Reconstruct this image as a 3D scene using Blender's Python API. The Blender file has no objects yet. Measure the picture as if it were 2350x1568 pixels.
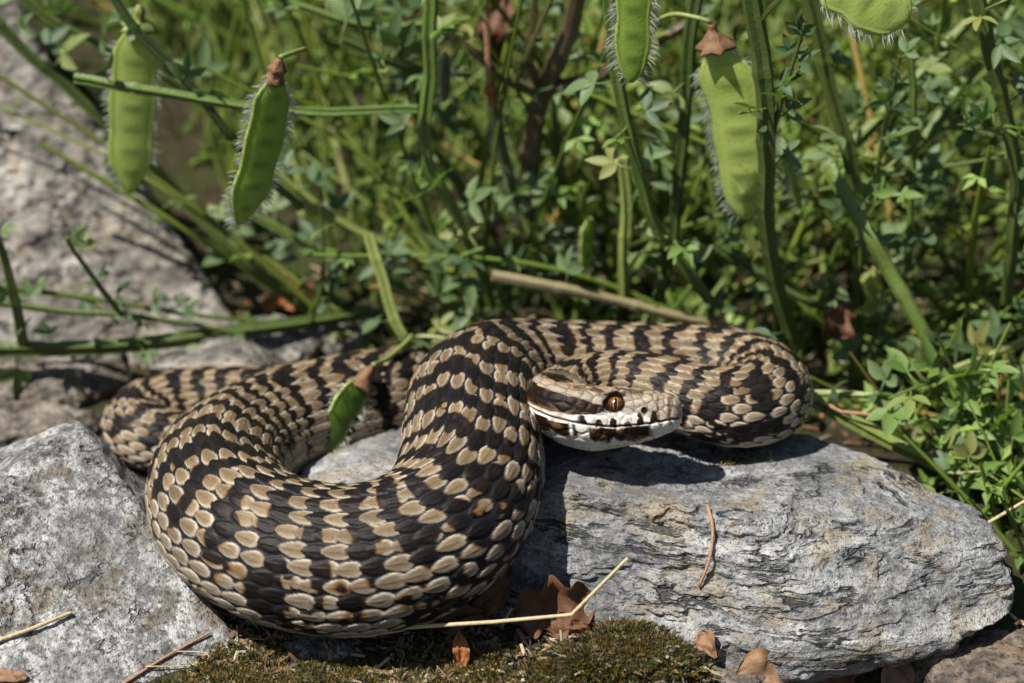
import bpy, math, random
import numpy as np
from mathutils import Matrix, Vector

# All layout numbers below are centimetres; K turns them into Blender metres.
K = 0.01
scene = bpy.context.scene
col = scene.collection
RNG = np.random.default_rng(7)
random.seed(7)

# ------------------------------------------------------------------ camera
ELEV = math.radians(28.0)
FPX = 6160.0                                   # focal length in pixels of a 2350 px wide frame
CAM = np.array([0.0, -48.6, 31.1])
cam_data = bpy.data.cameras.new("camera")
cam = bpy.data.objects.new("camera", cam_data)
col.objects.link(cam)
cam.location = CAM * K
cam.rotation_euler = (math.pi / 2 - ELEV, 0, 0)
cam_data.sensor_width = 36.0
cam_data.lens = 36.0 * FPX / 2350.0
cam_data.clip_start = 0.02
cam_data.clip_end = 100.0
cam_data.dof.use_dof = True
cam_data.dof.focus_distance = 54.6 * K
cam_data.dof.aperture_fstop = 12.0
scene.camera = cam

# ------------------------------------------------------------------ sky and sun
SUN_FROM = np.array([-0.44, -0.25, 0.86]); SUN_FROM /= np.linalg.norm(SUN_FROM)
world = bpy.data.worlds.new("World"); scene.world = world
world.use_nodes = True
wn = world.node_tree.nodes; wl = world.node_tree.links
sky = wn.new("ShaderNodeTexSky"); sky.sky_type = 'NISHITA'; sky.sun_disc = False
sky.sun_elevation = math.asin(SUN_FROM[2])
sky.sun_rotation = math.atan2(SUN_FROM[0], SUN_FROM[1])
wl.new(sky.outputs[0], wn["Background"].inputs[0])
wn["Background"].inputs[1].default_value = 0.05
sun_data = bpy.data.lights.new("sun", 'SUN'); sun_data.energy = 5.0
sun_data.angle = math.radians(0.53); sun_data.color = (1.0, 0.95, 0.87)
sun = bpy.data.objects.new("sun", sun_data); col.objects.link(sun)
sun.rotation_euler = Vector(SUN_FROM).to_track_quat('Z', 'Y').to_euler()
sun.location = (0, 0, 1)
scene.view_settings.view_transform = 'Standard'
scene.view_settings.look = 'None'
scene.view_settings.exposure = 0.7
scene.view_settings.gamma = 1.0
scene.view_settings.use_curve_mapping = False
scene.render.engine = 'CYCLES'
scene.cycles.use_denoising = True
scene.cycles.max_bounces = 6
scene.cycles.diffuse_bounces = 3
scene.cycles.transparent_max_bounces = 4

# ------------------------------------------------------------------ helpers
_ce, _se = math.cos(ELEV), math.sin(ELEV)
def ray(px, py):
    a = (px - 1175.0) / FPX; b = (py - 784.0) / FPX
    d = np.array([a, _ce - b * _se, -_se - b * _ce])
    return d
def atz(px, py, z):
    d = ray(px, py); return CAM + d * ((z - CAM[2]) / d[2])
def aty(px, py, y):
    d = ray(px, py); return CAM + d * ((y - CAM[1]) / d[1])
def cm_px(n, y):
    return n * (y - CAM[1]) / _ce / FPX

def _hash(ix, iy, iz, seed):
    h = (ix.astype(np.int64) * 374761393 + iy.astype(np.int64) * 668265263 + iz.astype(np.int64) * 2147483647 + seed * 1274126177) & 0xFFFFFFFF
    h = ((h ^ (h >> 13)) * 1274126177) & 0xFFFFFFFF
    h = (h ^ (h >> 16)) & 0xFFFFFF
    return h.astype(np.float64) / 0xFFFFFF
def vnoise(p, seed=0):
    p = np.asarray(p, float); i = np.floor(p); f = p - i; f = f * f * f * (f * (f * 6 - 15) + 10)
    ix, iy, iz = i[..., 0], i[..., 1], i[..., 2]
    out = 0
    for dx in (0, 1):
        for dy in (0, 1):
            for dz in (0, 1):
                w = (f[..., 0] if dx else 1 - f[..., 0]) * (f[..., 1] if dy else 1 - f[..., 1]) * (f[..., 2] if dz else 1 - f[..., 2])
                out = out + w * _hash(ix + dx, iy + dy, iz + dz, seed)
    return out * 2 - 1
def fbm(p, octaves=4, seed=0, gain=0.5, ridged=False):
    p = np.asarray(p, float); a = 1.0; s = 0; t = 0
    for o in range(octaves):
        n = vnoise(p + o * 17.3, seed + o)
        if ridged: n = 1 - 2 * np.abs(n)
        s = s + a * n; t += a; a *= gain; p = p * 2.03
    return s / t
def smooth(a, b, x):
    t = np.clip((x - a) / (b - a), 0, 1); return t * t * (3 - 2 * t)
def nrm(v):
    v = np.asarray(v, float); return v / (np.linalg.norm(v, axis=-1, keepdims=True) + 1e-12)

ORG = {}
def new_obj(name, data, parent=None, origin=None):
    o = bpy.data.objects.new(name, data); col.objects.link(o)
    if parent is not None:
        o.parent = parent; ORG[o.name] = ORG[parent.name]
    else:
        org = np.zeros(3) if origin is None else np.asarray(origin, float)
        o.location = org * K; ORG[o.name] = org
    return o
def make_mesh(name, V, F, mat, smoothed=True, colors=None, org=(0, 0, 0)):
    V = (np.asarray(V, float) - np.asarray(org)) * K
    me = bpy.data.meshes.new(name)
    if isinstance(F, np.ndarray):
        n, k = F.shape
        me.vertices.add(len(V)); me.vertices.foreach_set("co", V.ravel().astype(np.float32))
        me.loops.add(n * k); me.loops.foreach_set("vertex_index", F.ravel().astype(np.int32))
        me.polygons.add(n); me.polygons.foreach_set("loop_start", np.arange(0, n * k, k, dtype=np.int32))
        me.update(calc_edges=True)
    else:
        me.from_pydata(V.tolist(), [], F)
    if not isinstance(F, np.ndarray): me.validate()
    me.polygons.foreach_set("use_smooth", np.full(len(me.polygons), smoothed))
    if colors is not None:
        c = np.asarray(colors, float)
        if c.shape[1] == 3: c = np.concatenate([c, np.ones((len(c), 1))], 1)
        at = me.color_attributes.new("tint", 'FLOAT_COLOR', 'POINT')
        at.data.foreach_set("color", c.ravel().astype(np.float32))
    for m in (mat if isinstance(mat, (list, tuple)) else [mat]):
        me.materials.append(m)
    me.update()
    return me
def mesh_obj(name, V, F, mat, parent=None, origin=None, smoothed=True, colors=None):
    org = ORG[parent.name] if parent is not None else (np.zeros(3) if origin is None else np.asarray(origin, float))
    return new_obj(name, make_mesh(name, V, F, mat, smoothed, colors, org), parent, org)
def empty(name, origin):
    o = new_obj(name, None, None, origin); o.empty_display_size = 0.005; return o
def tag(o, label=None, cat=None, group=None, kind=None):
    if label: o["label"] = label
    if cat: o["category"] = cat
    if group: o["group"] = group
    if kind: o["kind"] = kind
    return o

def resample(P, n=None, step=None, R=None):
    """Catmull-Rom through the points, then even arc length."""
    P = np.asarray(P, float)
    if len(P) == 2:
        dense = P[0] + (P[1] - P[0]) * np.linspace(0, 1, 30)[:, None]; u = np.linspace(0, 1, 30)
    else:
        Q = np.vstack([2 * P[0] - P[1], P, 2 * P[-1] - P[-2]]); seg = []; us = []
        for i in range(len(P) - 1):
            t = np.linspace(0, 1, 30, endpoint=(i == len(P) - 2))[:, None]
            a, b, c, d = Q[i], Q[i + 1], Q[i + 2], Q[i + 3]
            seg.append(0.5 * (2 * b + (c - a) * t + (2 * a - 5 * b + 4 * c - d) * t ** 2 + (3 * b - a - 3 * c + d) * t ** 3)); us.append(i + t[:, 0])
        dense = np.vstack(seg); u = np.concatenate(us) / (len(P) - 1)
    L = np.concatenate([[0], np.cumsum(np.linalg.norm(np.diff(dense, axis=0), axis=1))])
    if n is None: n = max(3, int(L[-1] / step) + 1)
    s = np.linspace(0, L[-1], n)
    out = np.stack([np.interp(s, L, dense[:, k]) for k in range(dense.shape[1])], 1)
    return (out, np.interp(s, L, u)) if R is None else (out, np.interp(np.interp(s, L, u), np.linspace(0, 1, len(R)), R))
def frames(P, up=(0, 0.2, 1)):
    T = nrm(np.gradient(P, axis=0)); N = np.zeros_like(P); v = np.asarray(up, float)
    if abs(np.dot(nrm(v), T[0])) > .95: v = np.array([1.0, .2, 0])
    for i in range(len(P)):
        v = v - T[i] * np.dot(v, T[i]); v = v / np.linalg.norm(v); N[i] = v
    return T, N, np.cross(T, N)
def tube(P, R, sides=8, ribs=0.0, twist=0.0, caps=True, base=0):
    P = np.asarray(P, float); R = np.broadcast_to(R, (len(P),)); T, N, B = frames(P)
    a = np.linspace(0, 2 * math.pi, sides, endpoint=False)
    mod = 1 + ribs * np.where(np.arange(sides) % 2 == 0, 1, -1)
    ang = a[None] + twist * np.linspace(0, 1, len(P))[:, None]
    V = P[:, None] + (R[:, None] * mod[None])[..., None] * (np.cos(ang)[..., None] * N[:, None] + np.sin(ang)[..., None] * B[:, None])
    V = V.reshape(-1, 3); n = len(P)
    i = np.arange(n - 1)[:, None] * sides; j = np.arange(sides)[None]; j2 = (j + 1) % sides
    F = np.stack([i + j, i + j2, i + sides + j2, i + sides + j], -1).reshape(-1, 4)
    if caps:
        V = np.vstack([V, P[0], P[-1]]); c0 = len(V) - 2; jj = np.arange(sides); k2 = (jj + 1) % sides
        F = np.vstack([F, np.stack([np.full(sides, c0), k2, jj, jj], 1), np.stack([np.full(sides, c0 + 1), (n - 1) * sides + jj, (n - 1) * sides + k2, (n - 1) * sides + k2], 1)])
    return V, F + base
class Bag:
    """Collects vertices, quads (a repeated last index is a triangle) and tints for ONE mesh."""
    def __init__(s): s.v = []; s.f = []; s.c = []; s.n = 0
    def add(s, V, F, c=None):
        V = np.asarray(V, float); s.v.append(V); s.f.append(np.asarray(F) + s.n); s.n += len(V)
        s.c.append(np.broadcast_to(np.array([1, 1, 1.0]) if c is None else np.asarray(c, float), (len(V), 3)))
    def faces(s):
        F = np.vstack(s.f); return F
    def build(s, name, mat, parent=None, origin=None, smoothed=True):
        V = np.vstack(s.v); F = s.faces(); C = np.vstack(s.c)
        tri = F[:, 2] == F[:, 3]
        fl = [list(map(int, q[:3])) for q in F[tri]] + [list(map(int, q)) for q in F[~tri]] if tri.any() else F
        return mesh_obj(name, V, fl, mat, parent, origin, smoothed, C)

# ------------------------------------------------------------------ materials
class Mat:
    def __init__(s, name):
        s.m = bpy.data.materials.new(name); s.m.use_nodes = True
        s.t = s.m.node_tree; s.n = s.t.nodes; s.l = s.t.links
        s.b = s.n["Principled BSDF"]; s.out = s.n["Material Output"]
        s._co = None
    def put(s, sock, v):
        if isinstance(v, bpy.types.NodeSocket): s.l.new(v, sock)
        elif v is not None:
            if isinstance(v, (tuple, list)) and len(v) == 3 and sock.type == 'RGBA': v = (*v, 1)
            sock.default_value = v
    def co(s, scale=(100, 100, 100), rot=(0, 0, 0)):
        c = s.n.new("ShaderNodeTexCoord"); m = s.n.new("ShaderNodeMapping")
        m.inputs["Scale"].default_value = scale if isinstance(scale, tuple) else (scale,) * 3
        m.inputs["Rotation"].default_value = rot
        s.l.new(c.outputs["Object"], m.inputs[0]); return m.outputs[0]
    def noise(s, co, scale, detail=4, rough=.55, dist=0.0):
        n = s.n.new("ShaderNodeTexNoise"); s.put(n.inputs["Vector"], co); n.inputs["Scale"].default_value = scale
        n.inputs["Detail"].default_value = detail; n.inputs["Roughness"].default_value = rough; n.inputs["Distortion"].default_value = dist
        return n.outputs[0]
    def voro(s, co, scale, feature='F1', out="Distance"):
        n = s.n.new("ShaderNodeTexVoronoi"); n.feature = feature; s.put(n.inputs["Vector"], co); n.inputs["Scale"].default_value = scale
        return n.outputs[out]
    def ramp(s, fac, stops, interp='LINEAR'):
        n = s.n.new("ShaderNodeValToRGB"); s.put(n.inputs[0], fac); e = n.color_ramp.elements; n.color_ramp.interpolation = interp
        while len(e) < len(stops): e.new(0.5)
        for k, (p, c) in enumerate(stops):
            e[k].position = p; e[k].color = (c, c, c, 1) if not isinstance(c, (tuple, list)) else (*c, 1)
        return n.outputs[0]
    def mix(s, fac, a, b, mode='MIX'):
        n = s.n.new("ShaderNodeMix"); n.data_type = 'RGBA'; n.blend_type = mode
        s.put(n.inputs[0], fac); s.put(n.inputs[6], a); s.put(n.inputs[7], b); return n.outputs[2]
    def math(s, op, a, b=None):
        n = s.n.new("ShaderNodeMath"); n.operation = op; s.put(n.inputs[0], a)
        if b is not None: s.put(n.inputs[1], b)
        return n.outputs[0]
    def attr(s, name="tint"):
        n = s.n.new("ShaderNodeAttribute"); n.attribute_name = name; return n.outputs[0]
    def rand(s):
        n = s.n.new("ShaderNodeObjectInfo"); return n.outputs["Random"]
    def bump(s, h, strength=.5, dist=0.0005, prev=None):
        n = s.n.new("ShaderNodeBump"); n.inputs["Strength"].default_value = strength; n.inputs["Distance"].default_value = dist
        s.put(n.inputs["Height"], h)
        if prev is not None: s.l.new(prev, n.inputs["Normal"])
        return n.outputs[0]
    def fin(s, color=None, rough=.7, normal=None, spec=.4, trans=0.0, trans_col=None):
        b = s.b
        s.put(b.inputs["Base Color"], color); s.put(b.inputs["Roughness"], rough); s.put(b.inputs["Specular IOR Level"], spec)
        if normal is not None: s.l.new(normal, b.inputs["Normal"])
        if trans > 0:
            t = s.n.new("ShaderNodeBsdfTranslucent"); s.put(t.inputs[0], trans_col if trans_col is not None else color)
            if normal is not None: s.l.new(normal, t.inputs["Normal"])
            x = s.n.new("ShaderNodeMixShader"); x.inputs[0].default_value = trans
            s.l.new(b.outputs[0], x.inputs[1]); s.l.new(t.outputs[0], x.inputs[2]); s.l.new(x.outputs[0], s.out.inputs[0])
        return s.m

def rock_material(name, pale, mid, dark, stain, rot=(0, 0, 0), streak=3.0, grain=7.0, lichen=None, stain_amt=.5, spark=.3, gmix=.55, fiss=.0, fstretch=6.0):
    m = Mat(name); c = m.co((100, 100, 100), rot); cs = m.co((100 / streak, 100 / streak, 100 * 1.2), rot)
    big = m.noise(c, .35, 5, .6); st = m.noise(cs, 1.6, 7, .65, .4); gr = m.noise(c, grain, 5, .75); fine = m.noise(c, grain * 3.2, 3, .7)
    base = m.ramp(st, [(.36, dark), (.5, mid), (.63, pale)])
    base = m.mix(gmix, base, m.ramp(gr, [(.43, dark), (.5, mid), (.57, pale)]))
    stf = m.ramp(m.noise(c, .8, 6, .68, .6), [(.5, 0), (.60, stain_amt)])
    base = m.mix(stf, base, stain)
    v = m.voro(c, grain * 1.5); base = m.mix(m.ramp(v, [(.08, spark), (.24, 0)]), base, (.66, .65, .62))
    base = m.mix(m.ramp(fine, [(.36, .85), (.46, 0)]), base, tuple(x * .35 for x in dark))
    base = m.mix(m.ramp(big, [(.38, .55), (.56, 0)]), base, dark)
    fh = None
    if fiss:
        cf = m.co((100 / fstretch, 100 / fstretch, 100), rot); fn = m.noise(cf, 1.1, 6, .62, .5)
        fh = m.ramp(m.math('ABSOLUTE', m.math('SUBTRACT', fn, .5)), [(.004, 1), (.016, 0)]); brk = m.ramp(m.noise(c, .9, 4, .6), [(.44, 0), (.56, 1)])
        fh = m.math('MULTIPLY', fh, brk); base = m.mix(m.math('MULTIPLY', fh, fiss), base, tuple(x * .3 for x in dark))
    if lichen:
        lf = m.ramp(m.noise(c, .75, 8, .7), [(.6, 0), (.65, 1)]); base = m.mix(lf, base, lichen)
    h = m.math('ADD', m.math('MULTIPLY', gr, .6), m.math('ADD', m.math('MULTIPLY', st, .9), m.math('MULTIPLY', fine, .35)))
    if fh is not None: h = m.math('SUBTRACT', h, m.math('MULTIPLY', fh, .9))
    return m.fin(base, m.ramp(gr, [(.3, .8), (.7, .55)]), m.bump(h, 1.0, .0016), .35)

MAT = {}
MAT['slab'] = rock_material("slab_schist", (.50, .50, .485), (.235, .238, .24), (.07, .072, .075), (.27, .215, .13), (.1, .02, .1), 7.0, 4.0, None, .6, .25, .36, .85, 7.0)
MAT['boulder'] = rock_material("speckled_gneiss", (.55, .55, .53), (.26, .26, .255), (.075, .075, .075), (.13, .10, .06), (0.3, .5, .2), 1.6, 3.2, None, .75, .4, .6, .5, 2.5)
MAT['back_rock'] = rock_material("weathered_stone", (.37, .345, .30), (.19, .175, .15), (.045, .041, .037), (.27, .215, .15), (.3, -.4, 0), 3.0, 1.1, None, .5, 0, .45, .7, 3.0)
MAT['lichen_rock'] = rock_material("lichened_stone", (.28, .25, .21), (.15, .13, .10), (.035, .03, .028), (.17, .12, .07), (0, 0, 0), 1.5, 2.0, (.60, .60, .48), .6, 0)

MAT['brown_rock'] = rock_material("brown_stone", (.26, .21, .16), (.13, .10, .075), (.035, .028, .022), (.22, .13, .06), (0, 0, 0), 1.5, 2.0, None, .7, 0)

m = Mat("forest_soil"); c = m.co(100)
g = m.ramp(m.noise(c, 2.2, 7, .7), [(.3, (.018, .013, .009)), (.5, (.055, .04, .024)), (.7, (.11, .08, .045))])
g = m.mix(m.ramp(m.noise(c, .5, 6, .6), [(.42, 0), (.58, .8)]), g, m.ramp(m.noise(c, 5, 5, .7), [(.3, (.02, .03, .008)), (.7, (.085, .105, .025))]))
MAT['soil'] = m.fin(g, .9, m.bump(m.noise(c, 6, 8, .7), 1.0, .003), .2)

def stem_mat(name, a, b, node):
    m = Mat(name); c = m.co((100, 100, 100)); r = m.rand()
    x = m.mix(m.noise(c, 1.2, 4), a, b); x = m.mix(m.ramp(m.noise(c, 4.5, 5, .7), [(.55, 0), (.72, .65)]), x, node)
    x = m.mix(m.math('MULTIPLY', r, .35), x, (.13, .16, .035))
    return m.fin(x, .45, m.bump(m.noise(c, 12, 4), .35, .0006), .45)
MAT['stem'] = stem_mat("broom_bark_green", (.060, .105, .018), (.105, .165, .032), (.16, .12, .06))
MAT['stem_dark'] = stem_mat("broom_bark_dark", (.024, .046, .009), (.050, .085, .017), (.10, .075, .04))
MAT['stem_yellow'] = stem_mat("broom_bark_yellow", (.15, .19, .045), (.22, .25, .07), (.26, .19, .1))
MAT['wood'] = stem_mat("broom_old_wood", (.17, .13, .075), (.26, .21, .12), (.10, .065, .035))
MAT['wood_dark'] = stem_mat("broom_dark_wood", (.06, .04, .022), (.10, .07, .04), (.16, .11, .07))

def leaf_mat(name, a, b, tr, use_tint=False):
    m = Mat(name); c = m.co(100); r = m.rand()
    x = m.mix(r, a, b); x = m.mix(m.ramp(r, [(.86, 0), (.93, .6)]), x, (.26, .24, .06)); x = m.mix(m.ramp(m.noise(c, 7, 4, .7), [(.55, 0), (.8, .5)]), x, (.19, .20, .12))
    if use_tint: x = m.mix(1.0, x, m.attr(), 'MULTIPLY')
    tc = m.mix(1.0, x, (1.5, 1.7, .55), 'MULTIPLY')
    return m.fin(x, .5, m.bump(m.noise(c, 16, 3), .3, .0004), .4, .32, tc)
MAT['leaf'] = leaf_mat("broom_leaflet", (.06, .105, .042), (.15, .215, .085), .3)
MAT['leaf_young'] = leaf_mat("broom_young_leaflet", (.13, .21, .05), (.17, .26, .07), .3)
MAT['thicket'] = leaf_mat("thicket_foliage", (.165, .215, .052), (.165, .215, .052), .3, True)
MAT['grass'] = leaf_mat("grass_blades", (.20, .265, .07), (.20, .265, .07), .3, True)
MAT['moss'] = leaf_mat("moss_strands", (.105, .095, .05), (.105, .095, .05), .3, True)

def pod_mat(name, a, b):
    m = Mat(name); c = m.co(100)
    x = m.mix(m.noise(c, 1.6, 4), a, b); x = m.mix(m.ramp(m.noise(c, 9, 4, .7), [(.60, 0), (.72, .5)]), x, (.07, .07, .03)); x = m.mix(1.0, x, m.attr(), 'MULTIPLY')
    return m.fin(x, .38, m.bump(m.noise(c, 14, 4), .25, .0004), .5, .4, m.mix(1.0, x, (1.4, 1.5, .5), 'MULTIPLY'))
MAT['pod'] = pod_mat("green_pod", (.22, .34, .045), (.32, .44, .09))
MAT['pod_pale'] = pod_mat("pale_pod", (.40, .50, .11), (.52, .60, .19))
MAT['pod_dark'] = pod_mat("deep_green_pod", (.06, .125, .014), (.11, .20, .028))
MAT['pod_grey'] = pod_mat("fuzzy_grey_pod", (.10, .13, .07), (.16, .17, .11))
m = Mat("silver_hair"); MAT['hair'] = m.fin((.50, .52, .44), .5, None, .4, .5)

def litter_mat(name, a, b, tr=.2):
    m = Mat(name); c = m.co(100); x = m.mix(m.noise(c, 2.5, 6, .7), a, b)
    x = m.mix(m.ramp(m.noise(c, 8, 4, .7), [(.55, 0), (.75, .6)]), x, tuple(v * .35 for v in a))
    return m.fin(x, .6, m.bump(m.noise(c, 8, 5), .5, .0006), .35, tr)
MAT['dead_leaf'] = litter_mat("brown_dead_leaf", (.085, .036, .018), (.19, .088, .045))
MAT['dead_leaf_tan'] = litter_mat("tan_dead_leaf", (.20, .105, .055), (.33, .20, .115))
MAT['dead_leaf_orange'] = litter_mat("rust_dead_leaf", (.28, .09, .025), (.36, .15, .05))
MAT['calyx'] = litter_mat("withered_calyx", (.17, .085, .04), (.27, .16, .085))
MAT['straw'] = litter_mat("pale_straw", (.42, .33, .18), (.54, .45, .27), .1)
MAT['needle'] = litter_mat("red_brown_needle", (.30, .15, .075), (.42, .25, .14), .1)
MAT['twig'] = litter_mat("dark_twig", (.09, .055, .035), (.17, .11, .07), .05)

# ------------------------------------------------------------------ ground
def gh(x, y):
    x = np.asarray(x, float); y = np.asarray(y, float)
    p = np.stack([x * .45, y * .45, np.zeros_like(x)], -1)
    h = -.12 + .16 * fbm(p, 4, 3)
    h = h - 1.5 * smooth(2.2, 5.0, x) * smooth(-2.2, -3.4, y)
    h = h + .26 * np.maximum(0, y - 10) - .006 * np.maximum(0, y - 30) ** 1.5 * (y < 300)
    return np.clip(h, -3, 9)
def axis(n, lim, k):
    t = np.linspace(-1, 1, n); return lim * np.sinh(k * t) / math.sinh(k)
gx = axis(330, 900, 5.2); gy = axis(330, 900, 5.2) + 3
GX, GY = np.meshgrid(gx, gy)
GZ = gh(GX, GY) + .05 * fbm(np.stack([GX * 2.2, GY * 2.2, 0 * GX], -1), 3, 9)
ii = np.arange(329)[:, None] * 330 + np.arange(329)[None]
GF = np.stack([ii, ii + 1, ii + 331, ii + 330], -1).reshape(-1, 4)
tag(mesh_obj("ground", np.stack([GX, GY, GZ], -1).reshape(-1, 3), GF, MAT['soil']),
    "dark soil and moss between the rocks and under the broom", kind="structure")

# ------------------------------------------------------------------ rocks
def cube_sphere(n):
    t = np.tan(np.linspace(-1, 1, n) * math.pi / 4); A, B = np.meshgrid(t, t); O = np.ones_like(A); V = []; F = []
    for k, (a, b, c_) in enumerate([(O, A, B), (-O, B, A), (B, O, A), (A, -O, B), (A, B, O), (B, A, -O)]):
        V.append(np.stack([a, b, c_], -1).reshape(-1, 3)); i = np.arange(n - 1)[:, None] * n + np.arange(n - 1)[None] + k * n * n
        F.append(np.stack([i, i + 1, i + n + 1, i + n], -1).reshape(-1, 4))
    V = nrm(np.vstack(V)); F = np.vstack(F)
    key = np.round(V * 1e5).astype(np.int64); _, first, inv = np.unique(key, axis=0, return_index=True, return_inverse=True)
    return V[first], inv.reshape(-1)[F]
def rock(name, center, planes, mat, n=110, scale=(1, 1, 1), sharp=14, rough=.2, freq=.5, fine=.05, strata=0.0, sn=(0, .2, 1), layer=2.4, seed=0, ridged=.5, extra=None):
    """planes: (normal, a point on the facet); the stone is their rounded meeting, broken up by layers and noise."""
    c = np.asarray(center, float); D, F = cube_sphere(n); D = nrm(D * np.asarray(scale))
    acc = 0
    for nn, pt in planes:
        nn = nrm(nn); d = np.dot(nn, np.asarray(pt) - c); acc = acc + np.maximum(0, D @ nn / d) ** sharp
    P = c + D * (acc ** (-1.0 / sharp))[:, None]
    nd = D
    P = P + nd * (rough * fbm(P * freq, 4, seed))[:, None]
    if strata:
        sn = nrm(sn); s = P @ sn + .16 * fbm(P * .45, 3, seed + 5)
        hz = nd.copy(); hz[:, 2] *= .15
        w1 = vnoise(np.stack([s * layer * 1.6, P[:, 0] * .12, P[:, 1] * .12], -1), seed + 7)
        w2 = vnoise(np.stack([s * layer * 4.5, P[:, 0] * .3, P[:, 1] * .3], -1), seed + 8)
        P = P + nrm(hz) * (strata * (w1 + .3 * w2))[:, None]
        q = s * layer; fr = q - np.floor(q); st = (np.floor(q) + smooth(.25, .75, fr) - q) / layer
        P = P + sn * (st * .72 * smooth(-.3, .6, vnoise(P * .5, seed + 21)))[:, None]
        pit = fbm(P * np.array([.6, .6, 1.3]), 4, seed + 31, .55, True)
        P = P + nd * (-.12 * smooth(.3, .75, pit))[:, None]
    P = P + nd * (fine * (ridged * fbm(P * 2.2, 4, seed + 11, .55, True) + fbm(P * 4.5, 3, seed + 12)))[:, None]
    if extra is not None: P = extra(P)
    return mesh_obj(name, P, F, mat, None, c * np.array([1, 1, 0]))

SL = (3.0, .4, .9)
slab = rock("slab_rock", SL, [
    ((0.02, .15, 1), (4, -1.0, 2.22)), ((-.13, .17, 1), (-1, -.5, 2.0)), ((.16, .05, 1), (7.2, -1.0, 2.05)),
    ((-.26, -.80, .50), (3.0, -2.05, 1.75)), ((-.30, -.95, .08), (2.6, -2.95, .5)), ((.10, -.93, .22), (6.6, -3.75, .35)),
    ((.22, -.6, .75), (7.8, -2.2, 1.55)), ((.95, .25, .25), (10.5, -2.2, .5)), ((.62, .72, .3), (8.5, .9, 1.2)),
    ((.1, 1, .1), (3, 4.9, 1)), ((-1, .05, .1), (-4.6, 1, .8)), ((-.13, -.05, -1), (0, -1.9, -.15)), ((.2, -.6, -.75), (6.2, -3.55, -.75)), ((.55, -.3, -.75), (9.2, -2.6, -.35)),
    ((-.75, -.6, .2), (-3.6, -.45, .8))],
    MAT['slab'], 210, (1.9, 1.15, .62), 44, .22, .42, .07, .065, (.03, .20, 1), 1.15, 4)
tag(slab, "large flat layered grey rock slab carrying the snake's head and right coil", "rock")

apex = aty(170, 1036, .2)
bd = rock("boulder", (-10.0, -2.6, .2), [
    ((.27, -.40, .88), apex), ((.95, .30, .75), apex + [.5, 0, 0]), ((-.42, .15, .9), apex + [-1.2, 0, -.1]), ((-.25, -.5, .8), apex + [-1.4, -2.4, -.75]),
    ((.1, -1, .1), (-9, -7.2, 0)), ((-1, 0, 0), (-16, 0, 0)), ((0, 1, .1), (-10, 1.6, 0)), ((0, 0, -1), (-10, -2, -1.2)), ((.95, -.25, .3), (-5.35, -3.2, .1))],
    MAT['boulder'], 150, (1.2, 1.1, .7), 34, .13, .55, .05, 0, seed=14)
tag(bd, "pale speckled grey boulder with a sharp ridge beside the front coil", "rock")

P1, P2, P3 = atz(640, 735, .4), atz(-20, 60, 6.5), atz(-100, 800, .5)
nb = np.cross(P2 - P1, P3 - P1); nb = nb if nb[2] > 0 else -nb
rock("boulder", (-15, 15, 1.5), [
    (nb, P1), ((.80, .45, .34), (P1 + P2) / 2 + [.1, 0, 0]), ((-.3, -.2, 1), (-15, 12, 7.4)), ((0, 1, .3), (-14, 26, 3)), ((-1, 0, 0), (-34, 12, 2)), ((0, 0, -1), (-14, 14, -2)), ((.1, -.98, .1), P3 + [0, -1.0, -.3])],
    MAT['back_rock'], 120, (1.2, 1.1, .8), 22, .55, .34, .10, 0, seed=23, ridged=.9)["label"] = "big out of focus tan boulder sloping up behind the thick green stem"
bpy.data.objects["boulder.001"]["category"] = "rock"
def small_rock(px, py, z, size, mat, label, seed, squash=.6, n=60, rough=.25):
    c = atz(px, py, z); s = np.asarray(size, float); r = np.random.default_rng(seed)
    pl = [((r.normal(), r.normal(), r.normal()), None) for _ in range(11)]
    pl = [(nrm(a), c + nrm(a) * s * r.uniform(.75, 1.0)) for a, _ in pl] + [((0, 0, 1), c + [0, 0, s[2] * .8]), ((0, 0, -1), c - [0, 0, s[2]])]
    pl += [(a, c + np.array(a) * s) for a in ((1, 0, .1), (-1, 0, .1), (0, 1, .1), (0, -1, .15))]
    o = rock("rock", c, pl, mat, n, tuple(s / s.max()), 14, rough * s.min(), 1.0 / s.min(), .06, 0, seed=seed)
    o.location = (np.array([c[0], c[1], c[2] - s[2]]) * K)
    d = c - np.array([c[0], c[1], 0]); o.data.transform(Matrix.Translation(Vector((np.array([0, 0, s[2] - c[2]])) * K)))
    ORG[o.name] = np.array([c[0], c[1], c[2] - s[2]])
    return tag(o, label, "rock")
small_rock(480, 850, .9, (1.7, 1.0, .75), MAT['back_rock'], "mottled grey stone just behind the snake's rearmost coil", 31)
small_rock(640, 800, .6, (1.2, .9, .6), MAT['back_rock'], "grey stone under the thick green stem behind the coils", 37)
small_rock(80, 880, .2, (2.6, 1.2, .75), MAT['lichen_rock'], "brown stone spotted with white lichen below the thick green stem", 33)
small_rock(60, 990, .0, (2.3, .8, .75), MAT['lichen_rock'], "pale lichened stone between the boulder ridge and the dark hollow", 34)
small_rock(790, 770, .3, (.9, .7, .5), MAT['back_rock'], "small blurred tan stone at the foot of the broom stems", 35)
small_rock(2260, 1545, -.9, (2.1, 1.5, .85), MAT['brown_rock'], "brown stone in the bottom right corner, half in slab shade", 36, rough=.15)
small_rock(1690, 1570, -.75, (.75, .6, .5), MAT['lichen_rock'], "yellowish stone wedged under the slab behind the moss mound", 38)
small_rock(730, 1500, -.3, (.9, .6, .35), MAT['boulder'], "low grey stone showing through the moss below the front coil", 39)

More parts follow.
